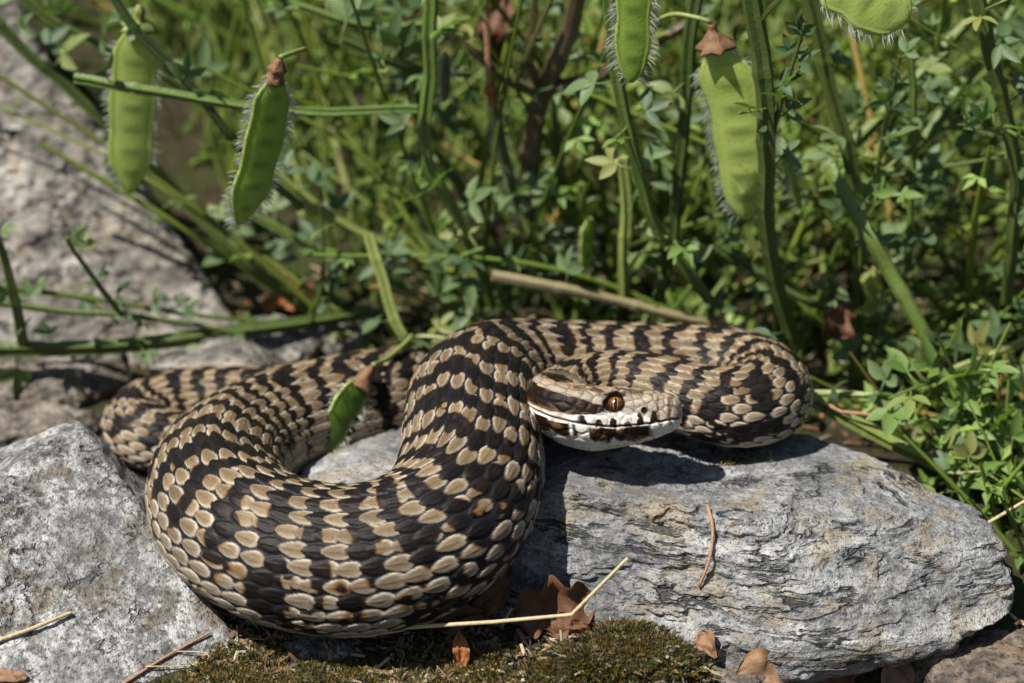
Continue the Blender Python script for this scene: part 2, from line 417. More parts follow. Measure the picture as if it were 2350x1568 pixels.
# ------------------------------------------------------------------ the viper
def build_viper():
    head0 = aty(1564, 957, -.38); head1 = aty(1310, 946, .12)
    ctrl = [(*head0, .3), (*(head0 * .5 + head1 * .5), .5), (*head1, .6)]
    def ay(px, py, y, r): ctrl.append((*aty(px, py, y), r))
    def az(px, py, z, r): ctrl.append((*atz(px, py, z), r))
    ay(1281, 922, .75, .60); ay(1300, 890, 1.55, .60); ay(1390, 872, 1.95, .64); ay(1510, 893, 1.75, .74)
    ay(1640, 938, 1.35, .86); ay(1725, 938, 1.5, .92); ay(1768, 905, 2.4, .97); ay(1715, 866, 3.4, 1.02)
    ay(1600, 858, 3.75, 1.06); ay(1440, 858, 3.75, 1.12); ay(1290, 862, 3.6, 1.2); ay(1160, 872, 2.95, 1.3)
    ay(1096, 905, 1.7, 1.38); ay(1084, 1000, .1, 1.42); ay(1078, 1110, -1.2, 1.47); ay(1020, 1215, -2.25, 1.53)
    ay(900, 1283, -2.72, 1.58); ay(760, 1296, -2.72, 1.58); ay(620, 1262, -2.3, 1.55); ay(525, 1195, -1.3, 1.5)
    ay(497, 1110, .3, 1.42); ay(545, 1030, 2.1, 1.32); ay(660, 972, 3.5, 1.24); ay(800, 930, 4.4, 1.16); ay(910, 908, 5.1, 1.1)
    az(955, 900, .85, 1.0); az(900, 912, .75, .95); az(740, 926, .7, .9); az(560, 928, .7, .86); az(400, 930, .72, .83); az(312, 965, .7, .8)
    az(318, 1000, .7, .78); az(400, 1020, .6, .74); az(500, 1010, .5, .62); az(590, 1000, .35, .42); az(650, 1000, .25, .2)
    ctrl = np.array(ctrl)
    dense, _ = resample(ctrl, step=.02)
    # even out kinks of the spine
    k = np.exp(-.5 * (np.arange(-60, 61) / 22.0) ** 2); k /= k.sum()
    pad = np.vstack([2 * dense[0] - dense[60:0:-1], dense, 2 * dense[-1] - dense[-2:-62:-1]])
    sm = np.stack([np.convolve(pad[:, q], k, 'valid') for q in range(4)], 1)
    sp = np.concatenate([[0], np.cumsum(np.linalg.norm(np.diff(sm[:, :3], axis=0), axis=1))]); total = sp[-1]
    HEAD = 3.05; PITCH = .36
    s = np.concatenate([np.array([0, .004, .012, .025]), np.arange(.04, HEAD, .017), np.arange(HEAD, total - .02, PITCH / 12.0), [total]])
    C = np.stack([np.interp(s, sp, sm[:, q]) for q in range(4)], 1); P = C[:, :3]; R = C[:, 3]
    T = nrm(np.stack([np.interp(s, sp, np.gradient(sm[:, q], sp)) for q in range(3)], 1))
    roll = math.radians(33) * (1 - smooth(2.2, 5.5, s))
    # the U bend and coils lie dorsal side up; the head leans back a little from the camera
    side0 = nrm(np.cross(T, np.array([0, 0, 1.0]))); up0 = np.cross(side0, T)
    Up = up0 * np.cos(roll)[:, None] + side0 * np.sin(roll)[:, None]; Side = np.cross(T, Up)
    DORS = math.radians(128); ROWS = 21; nd_, nv_ = 300, 34
    th = np.concatenate([np.linspace(-DORS, DORS, nd_), np.linspace(DORS, 2 * math.pi - DORS, nv_ + 2)[1:-1]])
    TH = th[None, :]; N = len(s); M = len(th)
    S = s[:, None]
    # ---- cross sections
    sx, cz = np.sin(TH), np.cos(TH)
    rb = R[:, None]
    ridge = .05 * np.exp(-(TH / .28) ** 2)
    bx = rb * sx * (1.0 + .03 * sx ** 2); bz = np.where(cz > 0, rb * cz * (1.0 + ridge), rb * .86 * np.sign(cz) * np.abs(cz) ** .9)
    X = [0, .01, .04, .10, .2, .56, .9, 1.3, 1.82, 2.27, 2.62, 2.85, 3.05, 3.5]
    top = np.interp(s, X, [0, .12, .27, .36, .44, .50, .49, .53, .55, .56, .56, .57, .58, .6])
    bot = np.interp(s, X, [0, .08, .15, .22, .29, .46, .57, .67, .77, .74, .64, .58, .54, .52])
    wid = np.interp(s, X, [0, .12, .26, .36, .46, .58, .64, .74, .92, 1.02, .96, .82, .70, .6])
    ker = np.ones(9) / 9
    inh = s < 3.5
    for arr in (top, bot, wid):
        q = np.convolve(np.pad(arr, 4, mode='edge'), ker, 'valid'); arr[12:] = q[12:]
    asx, acz = np.abs(sx), np.abs(cz)
    hx = wid[:, None] * np.sign(sx) * np.where(cz > 0, asx ** .72, asx ** .85)
    hz = np.where(cz > 0, top[:, None] * acz ** .62, -bot[:, None] * acz ** .85)
    w = smooth(2.75, 3.5, S)
    LX = hx * (1 - w) + bx * w; LZ = hz * (1 - w) + bz * w
    H = np.zeros((N, M)); RGB = np.zeros((N, M, 3))
    # ---- body scales: a staggered lattice of 19 keeled rows, spread or crowded by the bends
    ib = np.where(s > 2.6)[0][0]
    Lx, Lz = LX[ib:], LZ[ib:]
    pos = P[ib:, None] + Side[ib:, None] * Lx[..., None] + Up[ib:, None] * Lz[..., None]
    ds = np.linalg.norm(np.gradient(pos, axis=0), axis=2) / np.maximum(np.gradient(s[ib:])[:, None], 1e-6)
    k2 = np.ones(13) / 13
    stretch = np.clip(ds, .22, 2.6)
    ppitch = PITCH * (R[ib:] / 1.3) ** .35
    a1 = np.concatenate([[0], np.cumsum(np.diff(s[ib:]) / (.5 * (ppitch[1:] + ppitch[:-1])))])
    A = np.broadcast_to(a1[:, None], (N - ib, M)).copy()
    thw = np.where(th > math.pi, th - 2 * math.pi, th)
    Brow = np.broadcast_to((thw / DORS * (ROWS / 2.0))[None], A.shape)
    rpitch = (2 * DORS * R[ib:] / ROWS)[:, None]
    Ls = (.478 * (R[ib:] / 1.3) ** .55)[:, None]; Ws = (.294 * (R[ib:] / 1.5) ** .72)[:, None]
    Lh = .5 * Ls / (ppitch[:, None] * stretch) * 1.12; Wh = .5 * Ws / rpitch * 1.02
    Lh = np.clip(Lh, .40, 1.15); Wh = np.clip(Wh, .40, .66)
    best = np.full(A.shape, -9.0); bu = np.zeros(A.shape); bv = np.zeros(A.shape); bi = np.zeros(A.shape); bj = np.zeros(A.shape)
    j0 = np.round(Brow)
    jit = lambda i, j, sd: _hash(i + 512, j + 64, i * 0 + sd, sd)
    for dj in (-1, 0, 1):
        j = j0 + dj; off = .5 * np.mod(j, 2)
        i0 = np.round(A - off)
        okj = np.abs(j) <= 10
        for di in (-1, 0, 1):
            i = i0 + di
            js = .9 + .2 * jit(i, j, 3)
            da = A - off - i - .06 * (jit(i, j, 4) - .5); db = Brow - j - .1 * (jit(i, j, 5) - .5)
            u = da / (Lh * js); v = db / (Wh * (.93 + .14 * jit(i, j, 6)) * (1 - .30 * np.clip(u, -1, 1)))
            d = u * u + np.abs(v) ** 2.2
            h = np.where((d < 1) & okj, .32 * (1 - d ** 2.5) + .30 * u + .4, -9)
            mk = h > best
            best = np.where(mk, h, best); bu = np.where(mk, u, bu); bv = np.where(mk, v, bv); bi = np.where(mk, i + off, bi); bj = np.where(mk, j, bj)
    on = best > -1
    dd = np.clip(bu * bu + np.abs(bv) ** 2.2, 0, 1)
    amp = (.046 * (R[ib:] / 1.5) ** .7)[:, None]
    keel = .34 * np.exp(-(bv / .12) ** 2) * smooth(-.6, 0, bu)
    Hb = np.where(on, amp * (best * (1 - .0) + keel * (1 - dd)), 0)
    # ---- pigment
    nz1 = vnoise(np.stack([A * .55, Brow * .55, 0 * A], -1), 41); nz2 = vnoise(np.stack([A * 2.3, Brow * 2.3, 0 * A], -1), 42)
    pa = np.where(on, .5 * bi + .5 * A, A); pb = np.where(on, .5 * bj + .5 * Brow, Brow)
    sc = jit(np.floor(bi * 2), bj, 11) - .5
    slow = vnoise(np.stack([A * .12, Brow * 0, 0 * A], -1), 43)
    pb = pb * 19 / 21; ab = np.abs(pb); rightside = smooth(-.9, .9, pb)
    per = 2.1
    ph = pa / per + .5 * rightside + .22 * slow + .05 * ab + .15 * nz1 + .26 * vnoise(np.stack([A * .33, .4 * np.sign(pb), 0 * A], -1), 47)
    bars = np.cos(2 * math.pi * ph)
    thr = np.interp(ab, [0, 1.2, 3.0, 4.6, 5.6, 6.4], [-.22, .02, .12, .40, .95, 1.6])
    D = bars - thr + .48 * nz1 + .16 * sc + (.14 * smooth(1.25, 1.5, R[ib:]))[:, None] * (ab < 5.5)
    ph2 = .5 * ph + .27 + .20 * nz1
    lat = np.cos(2 * math.pi * ph2) - np.interp(ab, [4.5, 5.5, 6.5, 7.4, 8.0], [1.6, .80, .62, .80, 1.6]) + .48 * nz1 + .55 * sc + .22 * bu
    ph3 = .5 * ph + .77 + .25 * nz2
    low = np.cos(2 * math.pi * ph3) - np.interp(ab, [7.2, 8.2, 9.0, 9.8], [1.6, .80, .66, .55]) + .55 * nz1 + .55 * sc + .3 * np.abs(bv)
    D = np.maximum(np.maximum(D, lat), low) + .10 * nz2
    neckfade = smooth(0, 3, A); D = D - .0 * neckfade
    tone = vnoise(np.stack([bi * .9, bj * .9, 0 * A], -1), 44)
    flank = smooth(3.0, 8.0, ab)[..., None]
    tan = np.array([.215, .156, .090]) * (1 - flank) + np.array([.30, .248, .184]) * flank
    nk = (1 - smooth(.75, 1.15, R[ib:]))[:, None, None]; tan = tan * (1 + .45 * nk * flank); tan = tan * (1 + .28 * tone)[..., None]
    edge = (smooth(.35, .95, dd) * (.55 + .45 * _hash(np.floor(bi * 2), bj + 60, bi * 0, 9)))[..., None] * smooth(-.9, .3, -bu + .25)[..., None]
    tan = tan * (1 - .62 * edge) + np.array([.56, .525, .46]) * .62 * edge
    tan = tan * (.70 + .34 * smooth(.05, .8, dd))[..., None] * (1 + .16 * vnoise(np.stack([A * 2.2, Brow * 13, 0 * A], -1), 46))[..., None]
    kl = (1.4 * np.exp(-(bv / .085) ** 2) * smooth(-.45, .1, bu))[..., None]
    tan = tan * (1 - .5 * kl) + np.array([.12, .07, .035]) * .5 * kl
    tail_spot = (smooth(.15, .9, bu) * (1 - dd * .6))[..., None]
    tan = tan * (1 - .42 * tail_spot)
    tan = tan * (1 + .13 * vnoise(np.stack([A * 9, Brow * 9, 0 * A], -1), 45))[..., None]
    black = np.array([.006, .0055, .006]) * np.ones(3) + .012 * np.clip(nz2, 0, 1)[..., None] * np.array([1, .55, .25])
    orange = np.array([.17, .078, .022])
    f1 = .85 * smooth(-.16, -.05, D)[..., None]; f2 = smooth(-.06, .03, D)[..., None]
    c = tan * (1 - f1) + orange * f1; c = c * (1 - f2) + black * f2
    skin = np.array([.011, .011, .014])
    c = np.where(on[..., None], c, skin)
    rim = smooth(.86, 1.0, dd)[..., None] * on[..., None]
    c = c * (1 - .75 * rim) + skin * .75 * rim
    # belly plates
    bel = smooth(10.1, 10.5, np.abs(Brow)); fr = A - np.floor(A)
    bcol = (np.array([.50, .46, .40]) * (1 - smooth(-.1, .4, nz1)[..., None]) + np.array([.05, .05, .06]) * smooth(-.1, .4, nz1)[..., None])
    c = c * (1 - bel[..., None]) + bcol * bel[..., None]
    Hb = Hb * (1 - bel) + bel * amp * (.8 - .5 * fr)
    H[ib:] = Hb; RGB[ib:] = c
    # ---- head plates and face markings, in the head's own frame (distance from snout, height, sideways)
    ih = np.where(s < 3.6)[0][-1]
    x = np.broadcast_to(s[:ih, None], (ih, M)); lz = LZ[:ih]; lx = np.abs(LX[:ih])
    hh = lz + .12 * (lx - .6)
    pts = np.stack([x, lx, lz], -1).reshape(-1, 3)
    mouth = np.interp(s[:ih], [0, .03, .17, .56, .98, 1.4, 1.93, 2.45, 2.7], [-.02, -.05, -.10, -.20, -.27, -.31, -.28, -.24, -.22])[:, None]
    mgroove = np.exp(-((lz - mouth) / .022) ** 2) * smooth(2.62, 2.4, x) * (lx > .1)
    r_ = np.random.default_rng(5)
    seeds = []
    for q in np.arange(.10, 2.6, .235): 
        mm = np.interp(q, s[:ih], mouth[:, 0]); seeds.append((q, mm + .13)); seeds.append((q + .11, mm - .12))
    sd3 = []
    for (qx, qz) in seeds:
        row = np.argmin(np.abs(s[:ih] - qx)); t_ = np.argmin(np.abs(LZ[row, 150:300] - qz)) + 150
        sd3.append((qx, abs(LX[row, t_]), LZ[row, t_]))
    cand = pts[r_.permutation(len(pts))[:9000]]
    keep = list(map(np.array, sd3))
    EYE = np.array([1.30, .60, .17])
    for k_ in range(12):
        a_ = k_ * math.pi / 6; keep.append(EYE + np.array([.30 * math.cos(a_), .06, .27 * math.sin(a_)]))
    for p_ in cand:
        K_ = np.array(keep); lim = .16 if p_[2] < .3 else .17
        if p_[0] > 2.3: lim = .2
        if abs(p_[2] - np.interp(p_[0], s[:ih], mouth[:, 0])) < .15 and p_[0] < 2.5 and p_[1] > .2: continue
        if np.min(np.sum((K_ - p_) ** 2, 1)) > lim * lim: keep.append(p_)
        if len(keep) > 520: break
    K_ = np.array(keep); d1 = np.full(len(pts), 9.0); d2 = np.full(len(pts), 9.0); idx = np.zeros(len(pts), int)
    for a0 in range(0, len(pts), 8000):
        D2 = np.sqrt(((pts[a0:a0 + 8000, None] - K_[None]) ** 2).sum(2)); o = np.argpartition(D2, 1, axis=1)[:, :2]
        e0 = np.take_along_axis(D2, o, 1); sw = e0[:, 0] > e0[:, 1]
        d1[a0:a0 + 8000] = e0.min(1); d2[a0:a0 + 8000] = e0.max(1); idx[a0:a0 + 8000] = np.where(sw, o[:, 1], o[:, 0])
    ed = (d2 - d1).reshape(ih, M); cell = _hash(idx, idx * 0, idx * 0, 77).reshape(ih, M)
    groove = np.exp(-(ed / .022) ** 2)
    n3 = fbm(pts * 6, 3, 51).reshape(ih, M); n4 = fbm(pts * 22, 2, 52).reshape(ih, M); n5 = fbm(pts * 2.6, 3, 53).reshape(ih, M)
    top_c = np.array([.285, .215, .145]); side_c = np.array([.33, .275, .215]); white = np.array([.74, .71, .66]); dk = np.array([.010, .006, .004]); br = np.array([.12, .06, .025])
    f = smooth(.28, .46, hh)[..., None]; hc = side_c * (1 - f) + top_c * f
    hc = hc * (1 + .22 * (cell - .5) + .30 * n4 + .12 * n3)[..., None]
    def over(base, mask, colr): return base * (1 - mask[..., None]) + colr * mask[..., None]
    hm = hh + .045 * n3 + .02 * n4
    # darker markings on crown and nape
    hc = over(hc, smooth(.0, .16, n5) * smooth(.30, .44, hm) * .85, br * .45)
    nape = smooth(2.15, 2.3, x + .1 * n3) * smooth(3.0, 2.7, x) * smooth(.30, .38, hm) * smooth(.50, .36, np.abs(lx - .52) * 1.6)
    hc = over(hc, nape, dk)
    # lower face turns white
    low_w = smooth(.03, -.06, hm + .10 * smooth(.9, .4, x)); hc = over(hc, low_w * .92, white * 1.0)
    # dark band behind the eye
    ups = np.interp(s[:ih], [1.45, 1.65, 1.95, 2.6, 2.95, 3.3], [.11, .19, .28, .29, .23, .1])[:, None]; dns = np.interp(s[:ih], [1.45, 1.65, 1.95, 2.6, 2.95, 3.3], [-.01, -.04, -.08, -.09, -.13, -.2])[:, None]
    band = smooth(-.015, .015, ups - hm) * smooth(-.015, .015, hm - dns) * smooth(1.42, 1.5, x) * smooth(3.5, 3.2, x)
    hc = over(hc, band, dk + .035 * np.clip(n3 - .12, 0, 1)[..., None] * np.array([1, .5, .18]))
    # bars between the upper lip plates
    fq = (x - .22) / .27; tri = np.abs(fq - np.floor(fq) - .5) * 2
    dm = hm - mouth
    lipbar = smooth(1.12, .92, np.sqrt(((1 - tri) / .58) ** 2 + (np.clip(dm, 0, 9) / .19) ** 2) + .45 * n3) * smooth(-.02, .01, dm) * smooth(.28, .4, x) * smooth(1.95, 1.85, x)
    hc = over(hc, lipbar, dk * 1.4)
    # dark lower lip
    gap = smooth(.075, .10, np.abs(x - 1.815) + .05 * n3) * smooth(.012, .03, np.abs(x - 1.985)) 
    lowlip = smooth(-.01, -.03, dm) * smooth(-.34, -.30, dm + .05 * n3 - .05 * np.abs(np.sin(x * 13.4))) * smooth(.48, .62, x) * smooth(2.46, 2.40, x + .06 * n3) * gap
    hc = over(hc, lowlip, dk + .10 * np.clip(n3, 0, 1)[..., None] * np.array([1, .5, .18]))
    # snout plates and nostril
    sb = np.maximum(smooth(.03, .015, np.abs(x - .40 - .12 * hh)), smooth(.04, .02, np.abs(x - .19 - .1 * hh))) * smooth(-.28, -.18, hm) * smooth(.42, .3, hm)
    hc = over(hc, sb * .85, br)
    ns = np.sqrt(((x - .68) / .075) ** 2 + ((lz - .06) / .085) ** 2)
    hc = over(hc, smooth(1.1, .7, ns), dk)
    er = np.sqrt(((x - EYE[0]) / .225) ** 2 + ((lz - EYE[2]) / .195) ** 2)
    hc = over(hc, smooth(1.04, .94, er) * (lx > .3), dk)
    brow = np.exp(-((lz - EYE[2] - .20) / .045) ** 2) * np.exp(-((x - 1.27) / .25) ** 4) * (lx > .3)
    hc = over(hc, np.clip(np.exp(-((lz - EYE[2] - .16) / .02) ** 2) * np.exp(-((x - 1.33) / .26) ** 4) * (lx > .3), 0, 1), dk)  # brow's shade over the eye, painted in as a dark line
    hc = over(hc, low_w * smooth(.12, .4, n3) * .35, br * 2)
    hc = over(hc, groove * .62 * (1 - .45 * low_w), dk * 1.5)
    hc = over(hc, np.clip(mgroove, 0, 1) * .9, dk)
    Hh = .020 * smooth(0, .09, ed) + .005 * n4 - .035 * mgroove - .05 * smooth(1, .4, ns) + .11 * brow - .10 * smooth(1.0, .7, er) * (lx > .3)
    hw = smooth(2.55, 3.35, x)
    H[:ih] = Hh * (1 - hw) + H[:ih] * hw
    RGB[:ih] = hc * (1 - hw[..., None]) + RGB[:ih] * hw[..., None]
    H[:4] *= 0
    # ---- surface
    base = P[:, None] + Side[:, None] * LX[..., None] + Up[:, None] * LZ[..., None]
    du = np.gradient(base, axis=0); dv = np.roll(base, -1, 1) - np.roll(base, 1, 1)
    Nn = nrm(np.cross(dv, du)); rad = nrm(base - P[:, None]); Nn = np.where((np.sum(Nn * rad, 2) < .2)[..., None], rad, Nn)
    V = base + Nn * H[..., None]
    V[0] = P[0]
    floor_ = gh(V[..., 0], V[..., 1]) - .1
    V[..., 2] = np.maximum(V[..., 2], floor_)
    i = np.arange(N - 1)[:, None] * M; j = np.arange(M)[None]; j2 = (j + 1) % M
    F = np.stack([i + j, i + j2, i + M + j2, i + M + j], -1).reshape(-1, 4)
    root = empty("viper", (P[:, 0].mean(), 0, 0))
    tag(root, "coiled tan viper with black crossbars and its head resting above the slab", "snake")
    m = Mat("viper_skin"); cc = m.co(100); colr = m.attr()
    fine = m.noise(cc, 45, 3, .6)
    colr = m.mix(m.ramp(fine, [(.35, .25), (.5, 0)]), colr, (.05, .035, .02))
    body = mesh_obj("body", V.reshape(-1, 3), F, m.fin(colr, m.ramp(m.noise(cc, 5, 3), [(.3, .30), (.7, .42)]), m.bump(fine, .3, .0003), .11), root, None, True, RGB.reshape(-1, 3))
    # ---- eyes
    m = Mat("viper_eye"); ce = m.attr(); m.b.inputs["Coat Weight"].default_value = 1.0; m.b.inputs["Coat Roughness"].default_value = .03
    em = m.fin(ce, .25, None, .6)
    m = Mat("viper_pupil"); m.b.inputs["Coat Weight"].default_value = 1.0; m.b.inputs["Coat Roughness"].default_value = .03
    pm = m.fin((.004, .003, .003), .15, None, .6)
    row = np.argmin(np.abs(s - EYE[0]))
    for sg in (-1, 1):
        wl_ = np.interp(EYE[0], s[:ih], wid[:ih])
        ctr = P[row] + sg * Side[row] * (wl_ - .20) + Up[row] * EYE[2]
        ax_f, ax_u, ax_o = -T[row], Up[row], nrm(sg * Side[row] - .10 * T[row] * 1.0)
        ax_o = nrm(sg * Side[row] + .12 * (-T[row])); ax_f = nrm(-T[row] - ax_o * np.dot(-T[row], ax_o)); ax_u = nrm(np.cross(ax_o, ax_f)); ax_u = ax_u if np.dot(ax_u, Up[row]) > 0 else -ax_u
        g = np.linspace(0, math.pi * .62, 30)[:, None]; p = np.linspace(0, 2 * math.pi, 64, endpoint=False)[None]
        lf, lu, lo = .195 * np.sin(g) * np.cos(p), .17 * np.sin(g) * np.sin(p), .20 * np.cos(g) + 0 * p
        Ve = ctr + lf[..., None] * ax_f + lu[..., None] * ax_u + lo[..., None] * ax_o
        rr = np.sqrt((lf / .235) ** 2 + (lu / .205) ** 2)
        nn = vnoise(np.stack([lf * 26, lu * 26, 0 * lf], -1), 61)
        slit = np.sqrt((lf / .040) ** 2 + (lu / .14) ** 2)
        ec = np.array([.095, .030, .006]) * (1 + .7 * nn)[..., None]
        topg = smooth(.0, .12, lu)[..., None]; ec = ec * (1 - topg * .6) + np.array([.26, .10, .02]) * topg * .6
        bk = smooth(.1, .3, nn - .35 * (lu > .02)) ; ec = ec * (1 - .75 * bk[..., None]) + np.array([.03, .012, .004]) * .75 * bk[..., None]
        gr_ = .8 * smooth(.30, .10, np.abs(slit - 1.05))[..., None]; ec = ec * (1 - gr_) + np.array([.50, .22, .04]) * gr_
        rimd = smooth(.62, .88, rr)[..., None]; ec = ec * (1 - rimd) + np.array([.012, .007, .004]) * rimd
        ii_ = np.arange(29)[:, None] * 64; jj = np.arange(64)[None]; jn = (jj + 1) % 64
        Fe = np.stack([ii_ + jj, ii_ + 64 + jj, ii_ + 64 + jn, ii_ + jn], -1).reshape(-1, 4)
        eye = mesh_obj("eye", Ve.reshape(-1, 3), Fe, em, root, None, True, ec.reshape(-1, 3))
        eye["label"] = "orange eye with a vertical slit pupil"
        g = np.linspace(0, 1, 8)[:, None]; p = np.linspace(0, 2 * math.pi, 24, endpoint=False)[None]
        lf = .034 * g * np.cos(p); lu = .135 * g * np.sin(p)
        lo = .20 * np.sqrt(np.clip(1 - (lf / .235) ** 2 - (lu / .205) ** 2, 0, 1)) + .004 * (1 - g ** 4) + .0008
        Vp = ctr + lf[..., None] * ax_f + lu[..., None] * ax_u + lo[..., None] * ax_o
        ii_ = np.arange(7)[:, None] * 24; jj = np.arange(24)[None]; jn = (jj + 1) % 24
        Fp = np.stack([ii_ + jj, ii_ + 24 + jj, ii_ + 24 + jn, ii_ + jn], -1).reshape(-1, 4)
        mesh_obj("pupil", Vp.reshape(-1, 3), Fp, pm, eye)
    return root
viper = build_viper()

# ------------------------------------------------------------------ broom: leaves, pods, shoots
def leaflet(bag, base, d, up, L, W, curl=.15, c=None, nseg=5):
    d = nrm(d); side = nrm(np.cross(up, d)); n = np.cross(d, side)
    t = np.linspace(0, 1, nseg + 1); w = W * np.sin(math.pi * t ** .85) ** .8 * .5; w[0] = .02 * W; w[-1] = .015 * W
    mid = base + np.outer(t * L, d) + np.outer(-curl * L * t ** 2, n)
    V = np.stack([mid - np.outer(w, side) + np.outer(w * .45, n), mid, mid + np.outer(w, side) + np.outer(w * .45, n)], 1).reshape(-1, 3)
    i = np.arange(nseg)[:, None] * 3
    F = np.vstack([np.stack([i, i + 1, i + 4, i + 3], -1).reshape(-1, 4), np.stack([i + 1, i + 2, i + 5, i + 4], -1).reshape(-1, 4)])
    bag.add(V, F, c)
def leaf_bag(bag, base, d, up, size, r, c=None, petiole=True, nseg=5):
    d = nrm(d); side = nrm(np.cross(up, d)); up2 = np.cross(d, side)
    tip = base + d * size * .55
    if petiole:
        V, F = tube(np.array([base, (base + tip) / 2 - up2 * size * .04, tip]), size * .035, 4); bag.add(V, F, c)
    for k, a in enumerate((0, 1, -1)):
        ang = a * r.uniform(.8, 1.25); dd = d * math.cos(ang) + side * math.sin(ang) + up2 * r.uniform(-.25, .35)
        leaflet(bag, tip, dd, up2 + side * r.uniform(-.5, .5), size * (1.0 if a == 0 else .82) * r.uniform(.85, 1.1), size * r.uniform(.34, .46), r.uniform(-.05, .3), c, nseg)
LEAF = []
_r = np.random.default_rng(3)
for k in range(9):
    b = Bag(); leaf_bag(b, np.zeros(3), np.array([1.0, 0, 0]), np.array([0, 0, 1.0]), 1.0, _r)
    V = np.vstack(b.v); F = b.faces(); tri = F[:, 2] == F[:, 3]
    LEAF.append(make_mesh("leaf", V, [list(map(int, q[:3])) for q in F[tri]] + [list(map(int, q)) for q in F[~tri]], MAT['leaf']))
LEAF_YOUNG = []
for me in LEAF:
    q = me.copy(); q.materials[0] = MAT['leaf_young']; LEAF_YOUNG.append(q)
def put_leaf(parent, pos, d, up, size, r, young=False):
    o = bpy.data.objects.new("leaf", (LEAF_YOUNG if young else LEAF)[r.integers(9)]); col.objects.link(o)
    o.parent = parent; ORG[o.name] = ORG[parent.name]
    d = nrm(d); s_ = nrm(np.cross(up, d)); u = np.cross(d, s_); p = (pos - ORG[parent.name]) * K
    o.matrix_basis = Matrix(((d[0] * size, s_[0] * size, u[0] * size, p[0]), (d[1] * size, s_[1] * size, u[1] * size, p[1]), (d[2] * size, s_[2] * size, u[2] * size, p[2]), (0, 0, 0, 1)))
    return o
CAMV = nrm(np.array([0, -_ce, _se]))
def px_curve(pts):
    return np.array([aty(*p) for p in pts])
def knobbly(P, R, r, every=2.2):
    """node swellings along a stem"""
    L = np.concatenate([[0], np.cumsum(np.linalg.norm(np.diff(P, axis=0), axis=1))]); out = np.full(len(P), 1.0)
    q = r.uniform(.2, every)
    while q < L[-1]:
        out += .16 * np.exp(-((L - q) / (.7 * R)) ** 2); q += every * r.uniform(.6, 1.4)
    return out
def stem_mesh(name, pts, rpx, mat, parent, r, taper=(1.0, .8), ribs=.16, bend=.06):
    P = px_curve(pts); R0 = cm_px(rpx, np.mean([p[2] for p in pts])) * .5
    P, _ = resample(P, step=.14)
    P = P + bend * fbm(np.stack([np.arange(len(P)) * .12, np.full(len(P), r.uniform(0, 99)), np.zeros(len(P))], -1), 2, 5)[:, None] * np.array([1, .5, .4])
    R = R0 * np.linspace(taper[0], taper[1], len(P)) * knobbly(P, R0, r)
    V, F = tube(P, R, 10, ribs, r.uniform(-1, 1))
    b = Bag(); b.add(V, F); o = b.build(name, mat, parent, smoothed=False)
    return o, P
def shoot(label, pts, rpx, mat='stem', leaves=6, size=.75, seed=1, young=False, taper=(1.0, .85), group=None, twigs=(), cat="broom stem", ribs=.24, spread=1.0, leaf_from=0.0, leaf_to=1.0):
    r = np.random.default_rng(seed); P0 = px_curve(pts)
    root = empty("broom_shoot", P0[np.argmin(P0[:, 2])]); tag(root, label, cat, group)
    st, P = stem_mesh("stem", pts, rpx, MAT[mat], root, r, taper, ribs)
    T = nrm(np.gradient(P, axis=0))
    for k in range(leaves):
        i = int((leaf_from + (leaf_to - leaf_from) * (k + r.uniform(.1, .9)) / max(1, leaves)) * (len(P) - 1))
        d = r.normal(size=3); d -= T[i] * np.dot(d, T[i]) * .7; d = nrm(d) + np.array([0, -.15, .45]) * spread
        put_leaf(root, P[i] + nrm(d) * cm_px(rpx, pts[0][2]) * .4, d, np.array([r.normal() * .4, -.5, 1]), size * r.uniform(.7, 1.2), r, young)
    for tpts, trpx, tl in twigs:
        tw, TP = stem_mesh("side_twig", tpts, trpx, MAT[mat if trpx > 9 else 'stem'], root, r, (1, .6), .12, .03)
        TT = nrm(np.gradient(TP, axis=0))
        for k in range(tl):
            i = int((k + r.uniform(.2, .9)) / tl * (len(TP) - 1)); d = nrm(r.normal(size=3)) * .8 + TT[i] * .5 + np.array([0, -.2, .4])
            put_leaf(root, TP[i], d, np.array([r.normal() * .4, -.5, 1]), size * r.uniform(.65, 1.0), r, young or trpx < 10)
    return root

